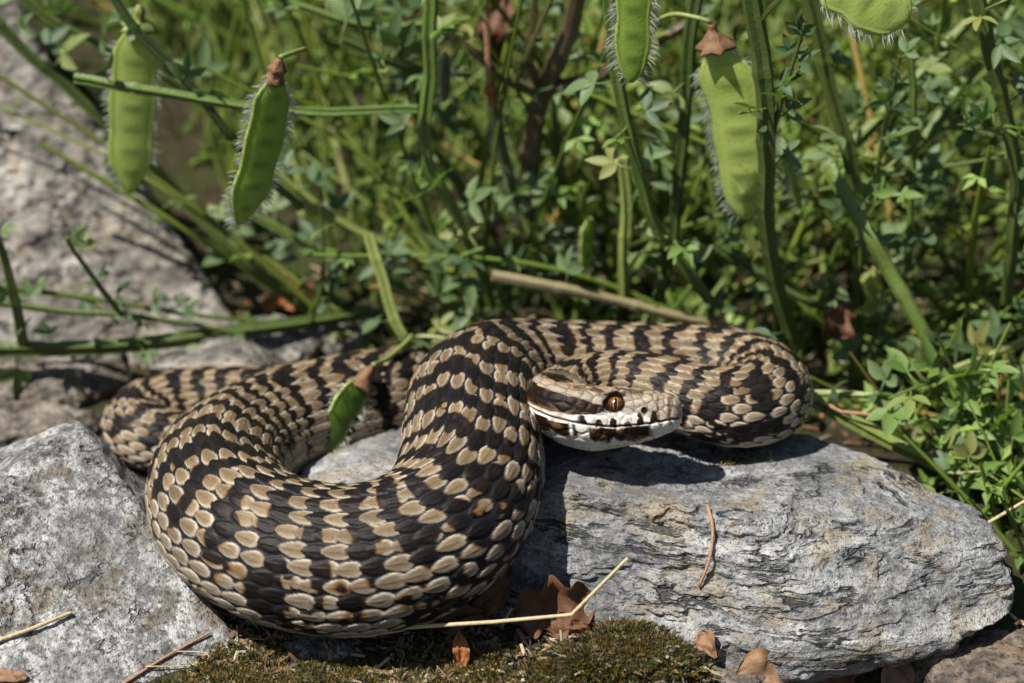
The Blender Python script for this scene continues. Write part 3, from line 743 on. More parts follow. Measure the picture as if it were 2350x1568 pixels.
def pod(parent, p0, p1, wpx, y, mat='pod', face=0.0, bow=0.0, hairy=1.0, calyx='dead_leaf', stalk=None, seed=1, label=None, y1=None, lumps=.03, hl=.2):
    r = np.random.default_rng(seed); A = aty(*p0, y); B = aty(*p1, y if y1 is None else y1); W = cm_px(wpx, y) * .5
    ax = nrm(B - A); L = np.linalg.norm(B - A); toc = nrm(CAM - (A + B) / 2); s0 = nrm(np.cross(ax, toc)); n0 = np.cross(s0, ax)
    fa = math.radians(face); s_ = s0 * math.cos(fa) + n0 * math.sin(fa); n_ = np.cross(s_, ax)
    t = np.linspace(0, 1, 44); w = W * np.clip(np.minimum(smooth(-.02, .22, t) * .85 + .15, 1) * np.clip(1 - np.clip((t - .70) / .30, 0, 1) ** 1.9, 0, 1) ** .75, .03, 1)
    w = w * (1 + .05 * np.sin(t * 19 + r.uniform(0, 6)))
    mid = A + np.outer(t * L, ax) + np.outer(bow * L * np.sin(math.pi * t), s_)
    a = np.linspace(0, 2 * math.pi, 28, endpoint=False)
    seed_l = lumps * (.5 + .5 * vnoise(np.stack([t * 7, t * 0 + seed, t * 0], -1), 3))[:, None] * np.clip(np.cos(2 * math.pi * t * max(3, L / .55)), -.2, 1)[:, None] * np.exp(-(np.cos(a) / .45) ** 2)[None]
    thick = (.055 + .10 * W) * np.abs(np.sin(a)) ** 1.3 + .045 * np.exp(-((1 - np.abs(np.cos(a))) / .06) ** 2)
    V = mid[:, None] + (w[:, None] * np.cos(a)[None])[..., None] * s_ + ((np.sign(np.sin(a)) * thick)[None] * (w / W)[:, None] ** .6 + np.sign(np.sin(a))[None] * seed_l * (w / W)[:, None])[..., None] * n_
    V = V.reshape(-1, 3); i = np.arange(43)[:, None] * 28; j = np.arange(28)[None]; j2 = (j + 1) % 28
    F = np.stack([i + j, i + j2, i + 28 + j2, i + 28 + j], -1).reshape(-1, 4)
    sm_ = np.clip(np.cos(2 * math.pi * t * max(3, L / .55)), 0, 1)[:, None] * np.exp(-(np.cos(a) / .5) ** 4)[None] * smooth(.06, .2, t)[:, None]; tint = (1 - .42 * sm_)[..., None] * np.array([1, 1, 1]) + 0 * a[None, :, None]
    po = mesh_obj("pod", V, F, MAT[mat], parent, colors=tint.reshape(-1, 3))
    if label: po["label"] = label
    for sg in (-1, 1):
        V, F = tube(mid + (sg * w)[:, None] * s_, .016 + .026 * (w / W), 6); b = Bag(); b.add(V, F); b.build("suture", MAT['pod_pale'], po)
    hb = Bag()
    nh = int(95 * hairy * L / 3.5)
    for sg in (-1, 1):
        for k in range(nh):
            q = r.uniform(.03, .99); m_ = np.array([np.interp(q, t, mid[:, z]) for z in range(3)]); ww = np.interp(q, t, w)
            b0 = m_ + sg * s_ * ww * .99 + n_ * r.normal() * .03; d = nrm(sg * s_ + ax * r.uniform(-.2, .9) + n_ * r.normal() * .9); l = r.uniform(.35, 1.3) * hl * 1.1
            e = nrm(np.cross(d, toc)) * .0024; tip = b0 + d * l + ax * l * .25
            hb.add(np.array([b0 - e, b0 + e, b0 + d * l * .55 + e * .7, tip]), [[0, 1, 2, 3]])
    hb.build("fringe_hair", MAT['hair'], po)["kind"] = "stuff"
    if calyx:
        cp = np.array([A - ax * .30, A - ax * .2, A - ax * .05, A + ax * .18, A + ax * .28]); V, F = tube(resample(cp, 12)[0], np.interp(np.linspace(0, 1, 12), [0, .3, .75, 1], [.06, .12, W * .36 + .05, W * .42 + .10]) * (1 + .35 * vnoise(np.stack([np.linspace(0, 5, 12), np.full(12, seed * 3.1), np.zeros(12)], -1), 9)), 12, .24, .6)
        b = Bag(); b.add(V, F); b.build("calyx", MAT[calyx], po)
    if stalk is not None:
        SP = np.vstack([px_curve(stalk), A - ax * .35]); V, F = tube(resample(SP, step=.1)[0], .055, 7); b = Bag(); b.add(V, F); b.build("pod_stalk", MAT['stem_yellow'], po)
    return po

# prominent shoots, with their pods
s = shoot("upright ridged green stem with a long straight upper half above the loop", [(987, -30, 8), (985, 150, 8), (974, 330, 8), (1012, 430, 8), (1092, 575, 8.2), (1130, 700, 8.5)], 27, 'stem', 7, .7, 11,
          twigs=[([(990, 95, 8), (1020, 68, 7.6), (1062, 82, 7.4)], 9, 1), ([(1000, 425, 8), (960, 450, 7.4), (925, 462, 7)], 8, 2)])
pod(s, (1022, 120), (1020, 235), 26, 8.2, 'pod_grey', 40, 0, 1.5, None, seed=4)
s = shoot("thick dark green stem crossing in front of the big translucent pod", [(1716, -40, 4.6), (1758, 190, 4.6), (1762, 330, 4.7), (1756, 480, 4.9), (1776, 630, 5.2), (1826, 800, 5.6)], 37, 'stem_dark', 3, .62, 12,
          twigs=[([(1772, 310, 4.7), (1800, 210, 4.5), (1830, 110, 4.4), (1846, 55, 4.3)], 13, 8), ([(1762, 250, 4.6), (1735, 255, 4.1), (1690, 262, 4.0)], 7, 1), ([(1748, 45, 4.5), (1772, 15, 4.3), (1810, -20, 4.2)], 12, 0)])
pod(s, (1800, 330), (1838, 480), 30, 5.8, 'pod', 65, .05, 1.8, None, seed=5)
pod(s, (1890, -75), (2085, 48), 125, 3.4, 'pod_pale', 0, .03, 1.5, None, seed=6, label="broad pale green pod cut by the top edge", hl=.26)
s = shoot("dark stem behind the translucent pod with brown withered flower cups", [(1598, -30, 7.5), (1575, 180, 7.5), (1560, 380, 7.6), (1540, 560, 7.7), (1510, 690, 7.8)], 26, 'stem_dark', 6, .7, 13)
pod(s, (1638, 85), (1712, 505), 112, 5.4, 'pod_pale', -8, -.05, 1.6, 'calyx', [(1480, 62, 6.2), (1540, 34, 5.8), (1595, 40, 5.5)], 7, "large translucent pod with seeds showing beside the thick stem", lumps=.04, hl=.24)
s = shoot("slanting green stem passing below the pointed pod", [(1392, -40, 5.6), (1420, 190, 5.6), (1462, 380, 5.7), (1512, 530, 5.9), (1625, 690, 6.2)], 26, 'stem', 6, .68, 14,
          twigs=[([(1440, 290, 5.6), (1410, 320, 5.2), (1385, 335, 5)], 7, 1), ([(1520, 540, 5.9), (1560, 560, 5.5), (1590, 590, 5.4)], 7, 2)])
pod(s, (1458, -95), (1449, 190), 68, 3.6, 'pod', 0, 0, 1.4, None, seed=8, label="pointed bright green pod fringed with white hairs", lumps=.02, hl=.26)
shoot("long dark green stem running down between two leafy young sprigs", [(1856, -30, 7), (1900, 180, 7), (1946, 340, 7), (1974, 540, 7.1), (1968, 760, 7.2), (1955, 900, 7.3)], 30, 'stem_dark', 8, .75, 15,
      twigs=[([(2010, 420, 6.8), (2040, 250, 6.4), (2062, 130, 6.2)], 13, 9), ([(1965, 560, 7), (2010, 470, 6.6), (2085, 440, 6.4)], 8, 4)])
shoot("dark stem near the edge of the picture with paired round leaves at its top", [(2238, -30, 5.8), (2272, 130, 5.8), (2312, 290, 5.9), (2332, 450, 6), (2306, 700, 6.2)], 29, 'stem_dark', 5, .8, 16,
      twigs=[([(2300, 310, 5.8), (2270, 300, 5.4), (2200, 285, 5.2)], 7, 3), ([(2250, 30, 5.8), (2290, 10, 5.3), (2330, -10, 5.2)], 9, 2), ([(2312, 300, 5.8), (2350, 320, 5.4), (2390, 350, 5.2)], 7, 2)])
s = shoot("thick horizontal green stem lying across the rocks behind the coils", [(-60, 803, 6.6), (120, 800, 6.7), (300, 792, 6.9), (480, 768, 7.4), (680, 742, 8.2), (850, 712, 9.2)], 31, 'stem_dark', 6, .6, 17,
      twigs=[([(52, 790, 6.7), (34, 700, 6.2), (8, 590, 6.0), (-20, 520, 5.8)], 27, 3), ([(-40, 690, 6.8), (120, 712, 6.9), (270, 722, 7.0), (420, 742, 7.2), (560, 768, 7.5)], 15, 6), ([(-20, 655, 7.6), (200, 685, 7.6), (420, 720, 7.7), (620, 742, 8.0)], 13, 5),
             ([(270, 715, 6.9), (215, 640, 6.6), (175, 580, 6.4), (155, 545, 6.3)], 15, 5), ([(715, 735, 8.2), (738, 650, 8), (742, 520, 7.9), (735, 470, 7.8)], 12, 4)])
shoot("leafless tan woody stem slanting behind the top of the loop", [(1130, 632, 6.5), (1250, 655, 6.5), (1400, 688, 6.6), (1560, 728, 6.7), (1680, 752, 6.9)], 27, 'wood', 2, .6, 18, ribs=.06)
shoot("tan and green stem descending from the middle left into the leaves", [(560, 340, 9), (680, 440, 9), (800, 520, 9.1), (980, 602, 9.3), (1100, 640, 9.6)], 24, 'stem_yellow', 6, .7, 19)
s = shoot("dark diagonal stem crossing above both hanging left pods", [(240, -30, 7.5), (330, 90, 7.5), (430, 190, 7.6), (560, 345, 7.8), (690, 480, 8.2)], 19, 'stem_dark', 5, .6, 20)
pod(s, (318, 40), (298, 445), 92, 8.6, 'pod_pale', 5, .01, 1.2, 'stem_yellow', seed=9, label="flat pale green pod striped by a stem shadow", lumps=.02)
s = shoot("thin green stem crossing level behind the hairy left pods", [(170, 180, 7.4), (330, 205, 7.3), (520, 235, 7.2), (740, 258, 7.4), (960, 250, 7.8)], 20, 'stem', 4, .6, 21)
pod(s, (634, 165), (548, 518), 84, 4.6, 'pod', 28, -.03, 1.9, 'calyx', [(700, 112, 5.4), (670, 122, 4.9)], 10, "glossy green pod with a silvery hairy seam", hl=.22, lumps=.02)
s = shoot("yellowish stem leaning into the gap behind the hanging pod", [(845, 540, 7.4), (880, 640, 7), (912, 745, 6.6), (985, 850, 6.2)], 23, 'stem_yellow', 4, .65, 22,
      twigs=[([(930, 775, 6.4), (985, 772, 6.2), (1045, 780, 6)], 12, 3)])
pod(s, (838, 868), (738, 1038), 66, 3.6, 'pod_dark', 30, .03, 1.8, 'calyx', [(945, 770, 5.6), (930, 788, 5.2), (885, 825, 4.4)], 11, "green pod hanging over the snake beside the loop", y1=2.5, hl=.2, lumps=.02)
shoot("bright yellow green stem emerging behind the slab's back corner", [(1865, 915, 3.4), (1960, 970, 3.1), (2060, 1022, 2.8), (2180, 1075, 2.4), (2290, 1120, 2.2)], 30, 'stem_yellow', 2, .8, 23,
      twigs=[([(1870, 905, 3.8), (1960, 905, 3.6), (2060, 912, 3.4)], 20, 3), ([(2130, 1050, 2.5), (2180, 1085, 1.9), (2250, 1082, 1.6)], 10, 3), ([(2180, 1080, 2.2), (2185, 1130, 1.6), (2170, 1190, 1.3)], 8, 3), ([(2200, 1080, 2.2), (2215, 1150, 1.6), (2260, 1190, 1.3)], 8, 3)])
shoot("light green ridged stem slanting down to the leafy sprigs beside the slab", [(1905, 380, 6.4), (1950, 460, 5.8), (1995, 540, 5.2), (2040, 620, 5), (2090, 700, 4.7), (2130, 790, 4.4)], 31, 'stem', 2, .8, 24,
      twigs=[([(2130, 790, 4.4), (2160, 860, 3.8), (2185, 910, 3.4)], 14, 6)])
shoot("leafy stem bending down at the right edge above the slab tip", [(2130, 830, 3.8), (2190, 900, 3.4), (2260, 990, 3), (2370, 1125, 2.6)], 26, 'stem', 5, .85, 25,
      twigs=[([(2160, 870, 3.6), (2100, 890, 3), (2040, 915, 2.7)], 9, 5), ([(2215, 935, 3.2), (2195, 960, 2.6), (2210, 1010, 2.4)], 9, 4), ([(2190, 890, 3.4), (2250, 850, 3), (2310, 855, 2.8)], 9, 4), ([(2260, 990, 3), (2300, 1000, 2.5), (2330, 1060, 2.3)], 8, 3)])
s = shoot("knotted brown broom trunk forking low in the shade behind", [(1195, 540, 10), (1215, 400, 10), (1228, 280, 10), (1250, 205, 10), (1300, 90, 9.7), (1330, -30, 9.4)], 46, 'wood_dark', 0, .6, 26, ribs=.05,
      twigs=[([(1240, 215, 10), (1170, 190, 9.8), (1100, 130, 9.5), (1010, 60, 9.2)], 26, 4), ([(1255, 205, 10), (1350, 180, 9.8), (1460, 120, 9.5), (1600, 40, 9.2)], 30, 5), ([(1240, 215, 10), (1215, 120, 9.6), (1230, -20, 9.2)], 20, 3), ([(1180, 190, 9.8), (1225, 90, 9.2), (1270, -10, 8.8)], 14, 1)])
s = shoot("slender stem with a reddish bud holding the grey fuzzy pod", [(1110, -20, 9), (1118, 90, 9), (1122, 190, 9)], 14, 'needle', 2, .6, 27, ribs=.05)
pod(s, (1128, 215), (1192, 500), 30, 9, 'pod_grey', 55, .02, 2.2, 'dead_leaf_orange', seed=12, label="narrow grey fuzzy pod under a reddish calyx", lumps=.02)
s = shoot("straight green stem standing left of the slanting pod stems", [(1432, 360, 7.2), (1436, 480, 7.2), (1432, 600, 7.2), (1428, 700, 7.3)], 24, 'stem_yellow', 5, .65, 28)
pod(s, (1348, 505), (1344, 622), 34, 8.4, 'pod', 45, 0, 1.6, None, seed=13)
EXTRA = [
 ("olive stem fanning out at the top left over the tan boulder", [(-20, 40, 11), (150, 200, 11), (300, 330, 11), (430, 470, 11.5)], 22, 'stem_dark', 8),
 ("olive stem arching along the very top left corner", [(30, -20, 12), (140, 60, 12), (290, 130, 12), (470, 240, 12.5)], 18, 'stem_dark', 8),
 ("pale stem angled across the upper middle left", [(620, -10, 10), (760, 40, 10), (900, 60, 10.2), (1080, 40, 10.5)], 18, 'stem', 9),
 ("stem slanting from the top toward the brown trunk", [(780, 95, 9), (870, 130, 9.2), (960, 160, 9.6), (1080, 170, 10)], 18, 'stem_dark', 7),
 ("stem leaning left of the brown trunk", [(900, 20, 11), (960, 250, 11), (1050, 420, 11), (1160, 640, 11)], 21, 'stem_dark', 9),
 ("steep stem right of the brown trunk", [(1310, -20, 10), (1270, 200, 10.5), (1290, 420, 10.5), (1330, 640, 10)], 22, 'stem_dark', 9),
 ("stem fanning rightward from the thicket floor", [(1960, 330, 9), (2060, 230, 9.4), (2170, 110, 10), (2290, -20, 10.6)], 26, 'stem', 8),
 ("second fanning stem under the upper right corner", [(2020, 420, 9), (2130, 310, 9.4), (2230, 170, 10), (2330, 20, 10.5)], 24, 'stem', 8),
 ("stem leaning behind the leafy sprigs on the right", [(2090, 100, 8), (2095, 280, 8), (2090, 470, 8), (2082, 640, 8)], 16, 'stem', 10),
 ("stem leaning over the far right foliage", [(2360, 180, 9), (2280, 330, 9), (2180, 480, 9), (2080, 640, 9)], 18, 'stem_dark', 9),
 ("low stem threading the leaves above the right coil", [(1640, 560, 7.5), (1760, 640, 7.2), (1880, 700, 7), (2040, 730, 6.8)], 17, 'stem_dark', 9),
 ("stem rising behind the right coil toward the long dark stem", [(1990, 880, 6.5), (2010, 780, 6.8), (2050, 690, 7.2), (2110, 600, 7.6)], 20, 'stem_dark', 9),
 ("pale stem lying low along the right edge leaves", [(2360, 780, 6), (2270, 820, 5.8), (2190, 850, 5.6), (2110, 900, 5.4)], 18, 'stem_yellow', 8),
 ("stem crossing under the deep green pod", [(560, 480, 11), (700, 560, 10.8), (820, 600, 10.6), (960, 680, 10.4)], 17, 'stem', 8),
 ("leaning stem above the rock gap left of the yellowish stem", [(420, 470, 10.5), (520, 560, 10.3), (640, 650, 10.2), (780, 720, 10)], 16, 'stem_dark', 8),
 ("leafy stem low in the dark centre of the thicket", [(1000, 740, 8), (1040, 640, 8), (1060, 590, 7.8), (1110, 570, 7.6)], 13, 'stem', 9),
 ("leaf covered stem below the brown trunk", [(1190, 700, 9), (1230, 600, 9), (1210, 520, 9), (1150, 430, 9)], 17, 'stem_yellow', 8),
]
for k, (lab, pts, rp, mt, nl) in enumerate(EXTRA):
    shoot(lab, pts, rp, mt, nl, .78, 60 + k, group="stems of the broom thicket")

# ------------------------------------------------------------------ the thicket that reads as one mass
TPL = []
for k in range(14):
    b = Bag(); leaf_bag(b, np.zeros(3), np.array([1.0, 0, 0]), np.array([0, 0, 1.0]), 1.0, _r, None, False, 2); TPL.append((np.vstack(b.v), b.faces()))
def quick_leaf(b, base, d, up, size, r, c):
    d = nrm(d); s_ = nrm(np.cross(up, d)); V, F = TPL[r.integers(14)]
    b.add(base + (V @ np.stack([d, s_, np.cross(d, s_)])) * size, F, c)
def thicket(name, label, n, xr, yr, hr, seed, keep=None, lean=.55, leaf=(.5, .85), gap=.75, rad=(.05, .12), mat='thicket', petiole=False):
    r = np.random.default_rng(seed); b = Bag(); done = 0
    while done < n:
        x = r.uniform(*xr); y = r.uniform(*yr)
        if keep is not None and not keep(x, y): continue
        done += 1; z = float(gh(x, y)) - .2; h = r.uniform(*hr)
        d = nrm(np.array([r.normal() * lean, max(-.22, r.normal() * lean), 1.0])); bend = r.normal(size=3) * .16 * h; bend[1] = max(bend[1], -.03 * h)
        P = np.array([[x, y, z], np.array([x, y, z]) + d * h * .5 + bend * .5, np.array([x, y, z]) + d * h + bend * 1.2 - np.array([0, 0, .1 * h])])
        P, _ = resample(P, max(5, int(h / 1.1))); tone = r.uniform(.65, 1.35); warm = r.uniform(0, .8)
        sc = np.array([.72 + .42 * warm, .92 + .08 * warm, .62]) * tone
        if r.uniform() < .11: sc = np.array([2.2, 1.3, 1.6]) * tone
        V, F = tube(P, np.linspace(1, .55, len(P)) * r.uniform(*rad), 5, caps=False); b.add(V, F, sc * .9)
        T = nrm(np.gradient(P, axis=0)); L = h; q = r.uniform(.3, 1.0)
        while q < L:
            i = min(len(P) - 1, int(q / L * (len(P) - 1))); dd = nrm(r.normal(size=3)) + np.array([0, -.1, .35])
            lc = np.array([.8 + .35 * warm * r.uniform(), 1.0, .75 + .25 * r.uniform()]) * tone * r.uniform(.75, 1.3)
            quick_leaf(b, P[i], dd, np.array([r.normal() * .5, r.normal() * .5, 1]), r.uniform(*leaf), r, lc)
            q += gap * r.uniform(.5, 1.6)
    o = b.build(name, MAT[mat]); return tag(o, label, "thicket", kind="stuff")
def behind(x, y):
    return x > -3.2 - .62 * max(0, y - 8.5) and not (x < 9 and y < 7.5)
thicket("broom_thicket", "dense sunlit tangle of green broom twigs filling everything behind", 1250, (-24, 26), (8.2, 40), (5, 16), 101, behind, .7, (.3, .62), 1.7, (.05, .125))
thicket("undergrowth", "low leafy tangle of twigs beside and behind the slab", 130, (8.0, 17), (-1.5, 9), (1.2, 4.2), 102, lambda x, y: x > 9.6 - .15 * y and (y > .6 or x > 11), .9, (.3, .58), .8, (.04, .08))
def grass_stuff(name, label, n, xr, yr, seed, keep, hr=(3, 8), w=.10):
    r = np.random.default_rng(seed); b = Bag(); k = 0
    while k < n:
        x, y = r.uniform(*xr), r.uniform(*yr)
        if not keep(x, y): continue
        k += 1; p = np.array([x, y, float(gh(x, y)) - .1]); h = r.uniform(*hr); d = nrm(np.array([r.normal() * .5, r.normal() * .5, 1])); s_ = nrm(np.cross(d, r.normal(size=3))) * w * r.uniform(.5, 1)
        g = nrm(np.array([r.normal(), r.normal(), 0])) * h * .3
        Q = [p, p + d * h * .5 + g * .3, p + d * h + g]
        c = np.array([1, 1, 1]) * r.uniform(.6, 1.25) * (np.array([1.5, 1.2, 1.4]) if r.uniform() < .25 else 1)
        b.add(np.array([Q[0] - s_, Q[0] + s_, Q[1] + s_ * .8, Q[1] - s_ * .8, Q[2]]), [[0, 1, 2, 3], [3, 2, 4, 4]], c)
    return tag(b.build(name, MAT['grass']), label, "grass", kind="stuff")
grass_stuff("grass", "thin yellow green grass standing among the broom twigs", 2600, (-26, 28), (13, 46), 103, lambda x, y: behind(x, y))

# ------------------------------------------------------------------ moss, dead leaves, straws
def bvh_of(objs):
    from mathutils.bvhtree import BVHTree
    vs = []; fs = []; n = 0
    for o in objs:
        mw = Matrix.Translation(o.location); me = o.data
        a = np.empty(len(me.vertices) * 3, np.float32); me.vertices.foreach_get("co", a); a = a.reshape(-1, 3) / K + np.array(o.location) / K
        vs.append(a); k = np.empty(len(me.loops), np.int32); me.loops.foreach_get("vertex_index", k); fs += (k.reshape(-1, 4) + n).tolist(); n += len(a)
    return BVHTree.FromPolygons(np.vstack(vs).tolist(), fs)
GROUND_BVH = bvh_of([bpy.data.objects["ground"]]); STONES = [o for o in bpy.data.objects if o.name.split(".")[0] in ("rock", "boulder", "slab_rock")]
ALL_BVH = bvh_of([bpy.data.objects["ground"]] + STONES)
def hit(px, py, bvh=ALL_BVH):
    d = nrm(ray(px, py)); q = bvh.ray_cast(Vector(CAM), Vector(d)); return np.array(q[0]), np.array(q[1])

# a mossy hump of earth in front of the slab
mc = atz(1440, 1545, -.1)
pl = [((0, 0, 1), mc + [0, 0, .6]), ((0, 0, -1), mc - [0, 0, 1.2])] + [((math.cos(a), math.sin(a), .55), mc + np.array([math.cos(a) * 1.75, math.sin(a) * 1.05, 0])) for a in np.linspace(0, 6.28, 9)[:-1]]
mound = rock("moss_mound", mc, pl, MAT['soil'], 70, (1.2, .9, .6), 5, .22, .9, .10, 0, seed=71)
tag(mound, "low mound of dark earth grown over with grey green moss", "mound")
def moss_on(bvh, spots, n, seed, hr, green, parent_name=None):
    r = np.random.default_rng(seed); b = Bag()
    for k in range(n):
        cx, cy, sx_, sy_ = spots[r.integers(len(spots))]
        q = bvh.ray_cast(Vector((cx + r.normal() * sx_, cy + r.normal() * sy_, 9)), Vector((0, 0, -1)))
        if q[0] is None: continue
        p = np.array(q[0]); nn = np.array(q[1])
        pt = float(vnoise(np.array([p[0] * 1.3, p[1] * 1.3, 3.0]), 81))
        if pt < -.12 and r.uniform() < .85: continue
        kind = r.uniform(); c = (np.array([.7, .72, .95]) if kind < .25 else np.array([1.35, 1.05, .55]) if kind < .52 else np.array([2.4, 2.4, 3.2]) if kind < .70 else np.array([1.7, 1.15, .9]) if kind < .86 else np.array([.8, 1.05, .5])) * green * r.uniform(.6, 1.3)
        for z in range(3):
            d = nrm(nn * .8 + r.normal(size=3) * .55 + np.array([0, 0, .3])); l = r.uniform(*hr); e = nrm(np.cross(d, r.normal(size=3))) * .011
            b.add(np.array([p - e, p + e, p + d * l * .6 + e * .8 + r.normal(size=3) * .02, p + d * l + np.array([0, 0, -.25 * l])]), [[0, 1, 2, 3]], c * r.uniform(.8, 1.2))
    return b
mb = bvh_of([mound, bpy.data.objects["ground"]])
o = moss_on(mb, [(mc[0], mc[1] + .1, .95, .6), (mc[0] - .6, mc[1] - .3, .9, .5), (mc[0] + .6, mc[1] - .3, .7, .5)], 13000, 72, (.12, .42), 1.1).build("moss", MAT['moss'])
tag(o, "grey green bristly moss covering the mound in front of the slab", "moss", kind="stuff")
g1 = atz(850, 1540, 0)
o = moss_on(mb, [(g1[0], g1[1], 1.6, .55), (g1[0] - 1.9, g1[1] - .2, .9, .45), (g1[0] + 1.7, g1[1] - .1, 1.0, .5)], 12000, 73, (.08, .30), 1.05).build("moss", MAT['moss'])
tag(o, "olive and yellow moss carpet along the bottom edge under the front coil", "moss", kind="stuff")
g2 = atz(1840, 1550, -1.1)
o = moss_on(GROUND_BVH, [(g2[0], g2[1], .35, .2)], 260, 74, (.1, .35), 1.3).build("moss", MAT['moss']); tag(o, "little green moss tuft under the slab's lower edge", "moss", kind="stuff")
r = np.random.default_rng(75); b = Bag()
for k in range(150):
    q = r.uniform(); p, n_ = hit(1640 + 125 * q + r.normal() * 6, 1066 - 16 * q + r.normal() * 5); d = nrm(np.array([r.normal(), -.2 + r.normal() * .5, .55])); l = r.uniform(.08, .28); e = nrm(np.cross(d, r.normal(size=3))) * .014
    b.add(np.array([p - e, p + e, p + d * l * .6 + e, p + d * l]), [[0, 1, 2, 3]], np.array([1.2, .9, .5]) * r.uniform(.5, 1.2) if q < .6 else np.array([.8, 1.2, .5]))
tag(b.build("moss", MAT['moss']), "wisp of brown moss on the slab below the right coil", "moss", kind="stuff")
# crumbs of bark, stalk and leaf on the soil
MO_BVH = bvh_of([mound])
r = np.random.default_rng(76); b = Bag()
for k in range(3800):
    if k < 2200: p = atz(r.uniform(450, 2350), r.uniform(1400, 1600), 0)
    else: p = atz(r.uniform(-50, 2400), r.uniform(640, 1020), 0)
    dn = (Vector((p[0], p[1], 9)), Vector((0, 0, -1))); q = ALL_BVH.ray_cast(*dn); mo = MO_BVH.ray_cast(*dn); on_mound = mo[0] is not None and q[0] is not None and mo[0][2] > q[0][2]
    if on_mound: q = mo
    if q[0] is None or (q[0][2] - float(gh(p[0], p[1])) > .12 and not (on_mound and r.uniform() < .5)): continue
    p = np.array(q[0]); d = nrm(np.array([r.normal(), r.normal(), .25 * r.normal()])); l = r.uniform(.1, .55); s_ = nrm(np.cross(d, np.array([r.normal() * .4, r.normal() * .4, 1]))) * r.uniform(.02, .07); up = np.array([0, 0, r.uniform(.02, .06)])
    c = [(1, .6, .38), (2.6, 2.0, 1.25), (.5, .36, .26), (3.0, 2.6, 1.9), (1.6, .75, .35)][r.integers(5)]
    p = p + up * .5
    b.add(np.array([p - s_, p + s_, p + d * l + s_ * .6, p + d * l - s_ * .6, p + d * l * .5 + up]), [[0, 1, 4, 4], [1, 2, 4, 4], [2, 3, 4, 4], [3, 0, 4, 4]], np.array(c) * r.uniform(.06, .14))
m = Mat("litter_crumbs"); MAT['crumb'] = m.fin(m.attr(), .75, None, .3)
tag(b.build("leaf_litter", MAT['crumb'], smoothed=False), "crumbs of dry leaf and stalk scattered over the soil", "litter", kind="stuff")

def dead_leaf(label, px, py, L, W, yaw, pitch, rollv, mat='dead_leaf', lobes=3, curl=.5, seed=1, lift=.05, y=None, fold=.3):
    r = np.random.default_rng(seed)
    p = hit(px, py)[0] if y is None else aty(px, py, y)
    t = np.linspace(0, 1, 26); w = W * .5 * np.sin(math.pi * t ** .9) ** .6 * (1 + (.28 * np.cos(2 * math.pi * lobes * t + r.uniform(0, 6)) if lobes else 0)); w[0] = w[-1] = .03
    a = np.linspace(-1, 1, 11); T_, A_ = np.meshgrid(t, a, indexing='ij'); X_ = (T_ - .5) * L; Y_ = A_ * w[:, None]
    Z_ = fold * np.abs(Y_) ** 1.2 + curl * L * .35 * np.sin(math.pi * T_ * .9 + r.uniform(-.5, .5)) * (1 + .5 * A_) + .16 * L * fbm(np.stack([T_ * 4.5, A_ * 2.4, 0 * T_ + seed], -1), 3, seed)
    th_ = .018
    rot = np.array(Matrix.Rotation(math.radians(yaw), 3, 'Z') @ Matrix.Rotation(math.radians(pitch), 3, 'Y') @ Matrix.Rotation(math.radians(rollv), 3, 'X'))
    Q = np.stack([X_, Y_, Z_], -1).reshape(-1, 3); n = 26 * 11
    Q2 = Q - np.array([0, 0, th_]); Q = np.vstack([Q, Q2]) @ rot.T; Q = Q - np.array([0, 0, Q[:, 2].min() + .02]) if y is None else Q
    i = np.arange(25)[:, None] * 11 + np.arange(10)[None]; F = np.stack([i, i + 11, i + 12, i + 1], -1).reshape(-1, 4)
    F = np.vstack([F, F[:, ::-1] + n])
    o = mesh_obj("dead_leaf", Q + p + [0, 0, lift], F, MAT[mat], None, p); return tag(o, label, "dead leaf")
dead_leaf("lobed brown dead leaf standing against the slab's left foot", 1275, 1425, 1.8, 1.1, 8, -8, 55, 'dead_leaf', 3, .25, 1, -.1)
dead_leaf("dark curled dead leaf between the front coil and the slab", 1125, 1405, 1.3, .6, 55, -30, 50, 'dead_leaf', 0, .9, 2)
dead_leaf("small brown leaf scrap under the bent straw", 1295, 1462, 1.1, .5, -10, 0, 50, 'dead_leaf', 2, .4, 3)
dead_leaf("brown leaf lying flat in the dark gap below the front coil", 1020, 1445, 1.7, .7, 5, 0, 25, 'dead_leaf', 2, .3, 4)
dead_leaf("large curled pinkish tan dead leaf under the slab", 1765, 1588, 1.6, .8, 12, 10, 30, 'dead_leaf_tan', 2, .9, 5, .1)
dead_leaf("rusty crumpled dead leaf in the shade under the slab", 1925, 1590, 1.1, .8, 60, -25, 20, 'dead_leaf', 2, .8, 6, .1)
dead_leaf("pointed tan dead leaf upright beside the corner stone", 2055, 1592, 1.0, .7, 75, -50, 10, 'dead_leaf_tan', 0, .4, 7, .05)
dead_leaf("flat brown leaf in the bottom left corner on the boulder", 15, 1568, .8, .4, 5, 0, 8, 'dead_leaf_tan', 0, .2, 8, .03)
dead_leaf("tan leaf lying behind the boulder's peak by the rear bend", 165, 982, 1.2, .4, 8, 0, 30, 'dead_leaf_tan', 0, .3, 9, 0, 5.3)
dead_leaf("small rust leaf caught between the loop and the hanging pod", 850, 988, .9, .5, 10, 0, 35, 'dead_leaf', 2, .6, 10)
dead_leaf("small orange leaf standing in the moss under the front coil", 1057, 1530, .75, .35, 100, -55, 0, 'dead_leaf_orange', 0, .3, 11)
dead_leaf("curled brown dead leaf hanging among the stems above the right coil", 1915, 735, 1.1, .8, 40, -40, 50, 'dead_leaf', 2, 1.2, 12, 0, 5.8)
dead_leaf("withered brown leaf clinging beside the brown trunk", 1150, 60, 2.0, .8, 20, -80, 60, 'dead_leaf', 2, .8, 13, 0, 12)
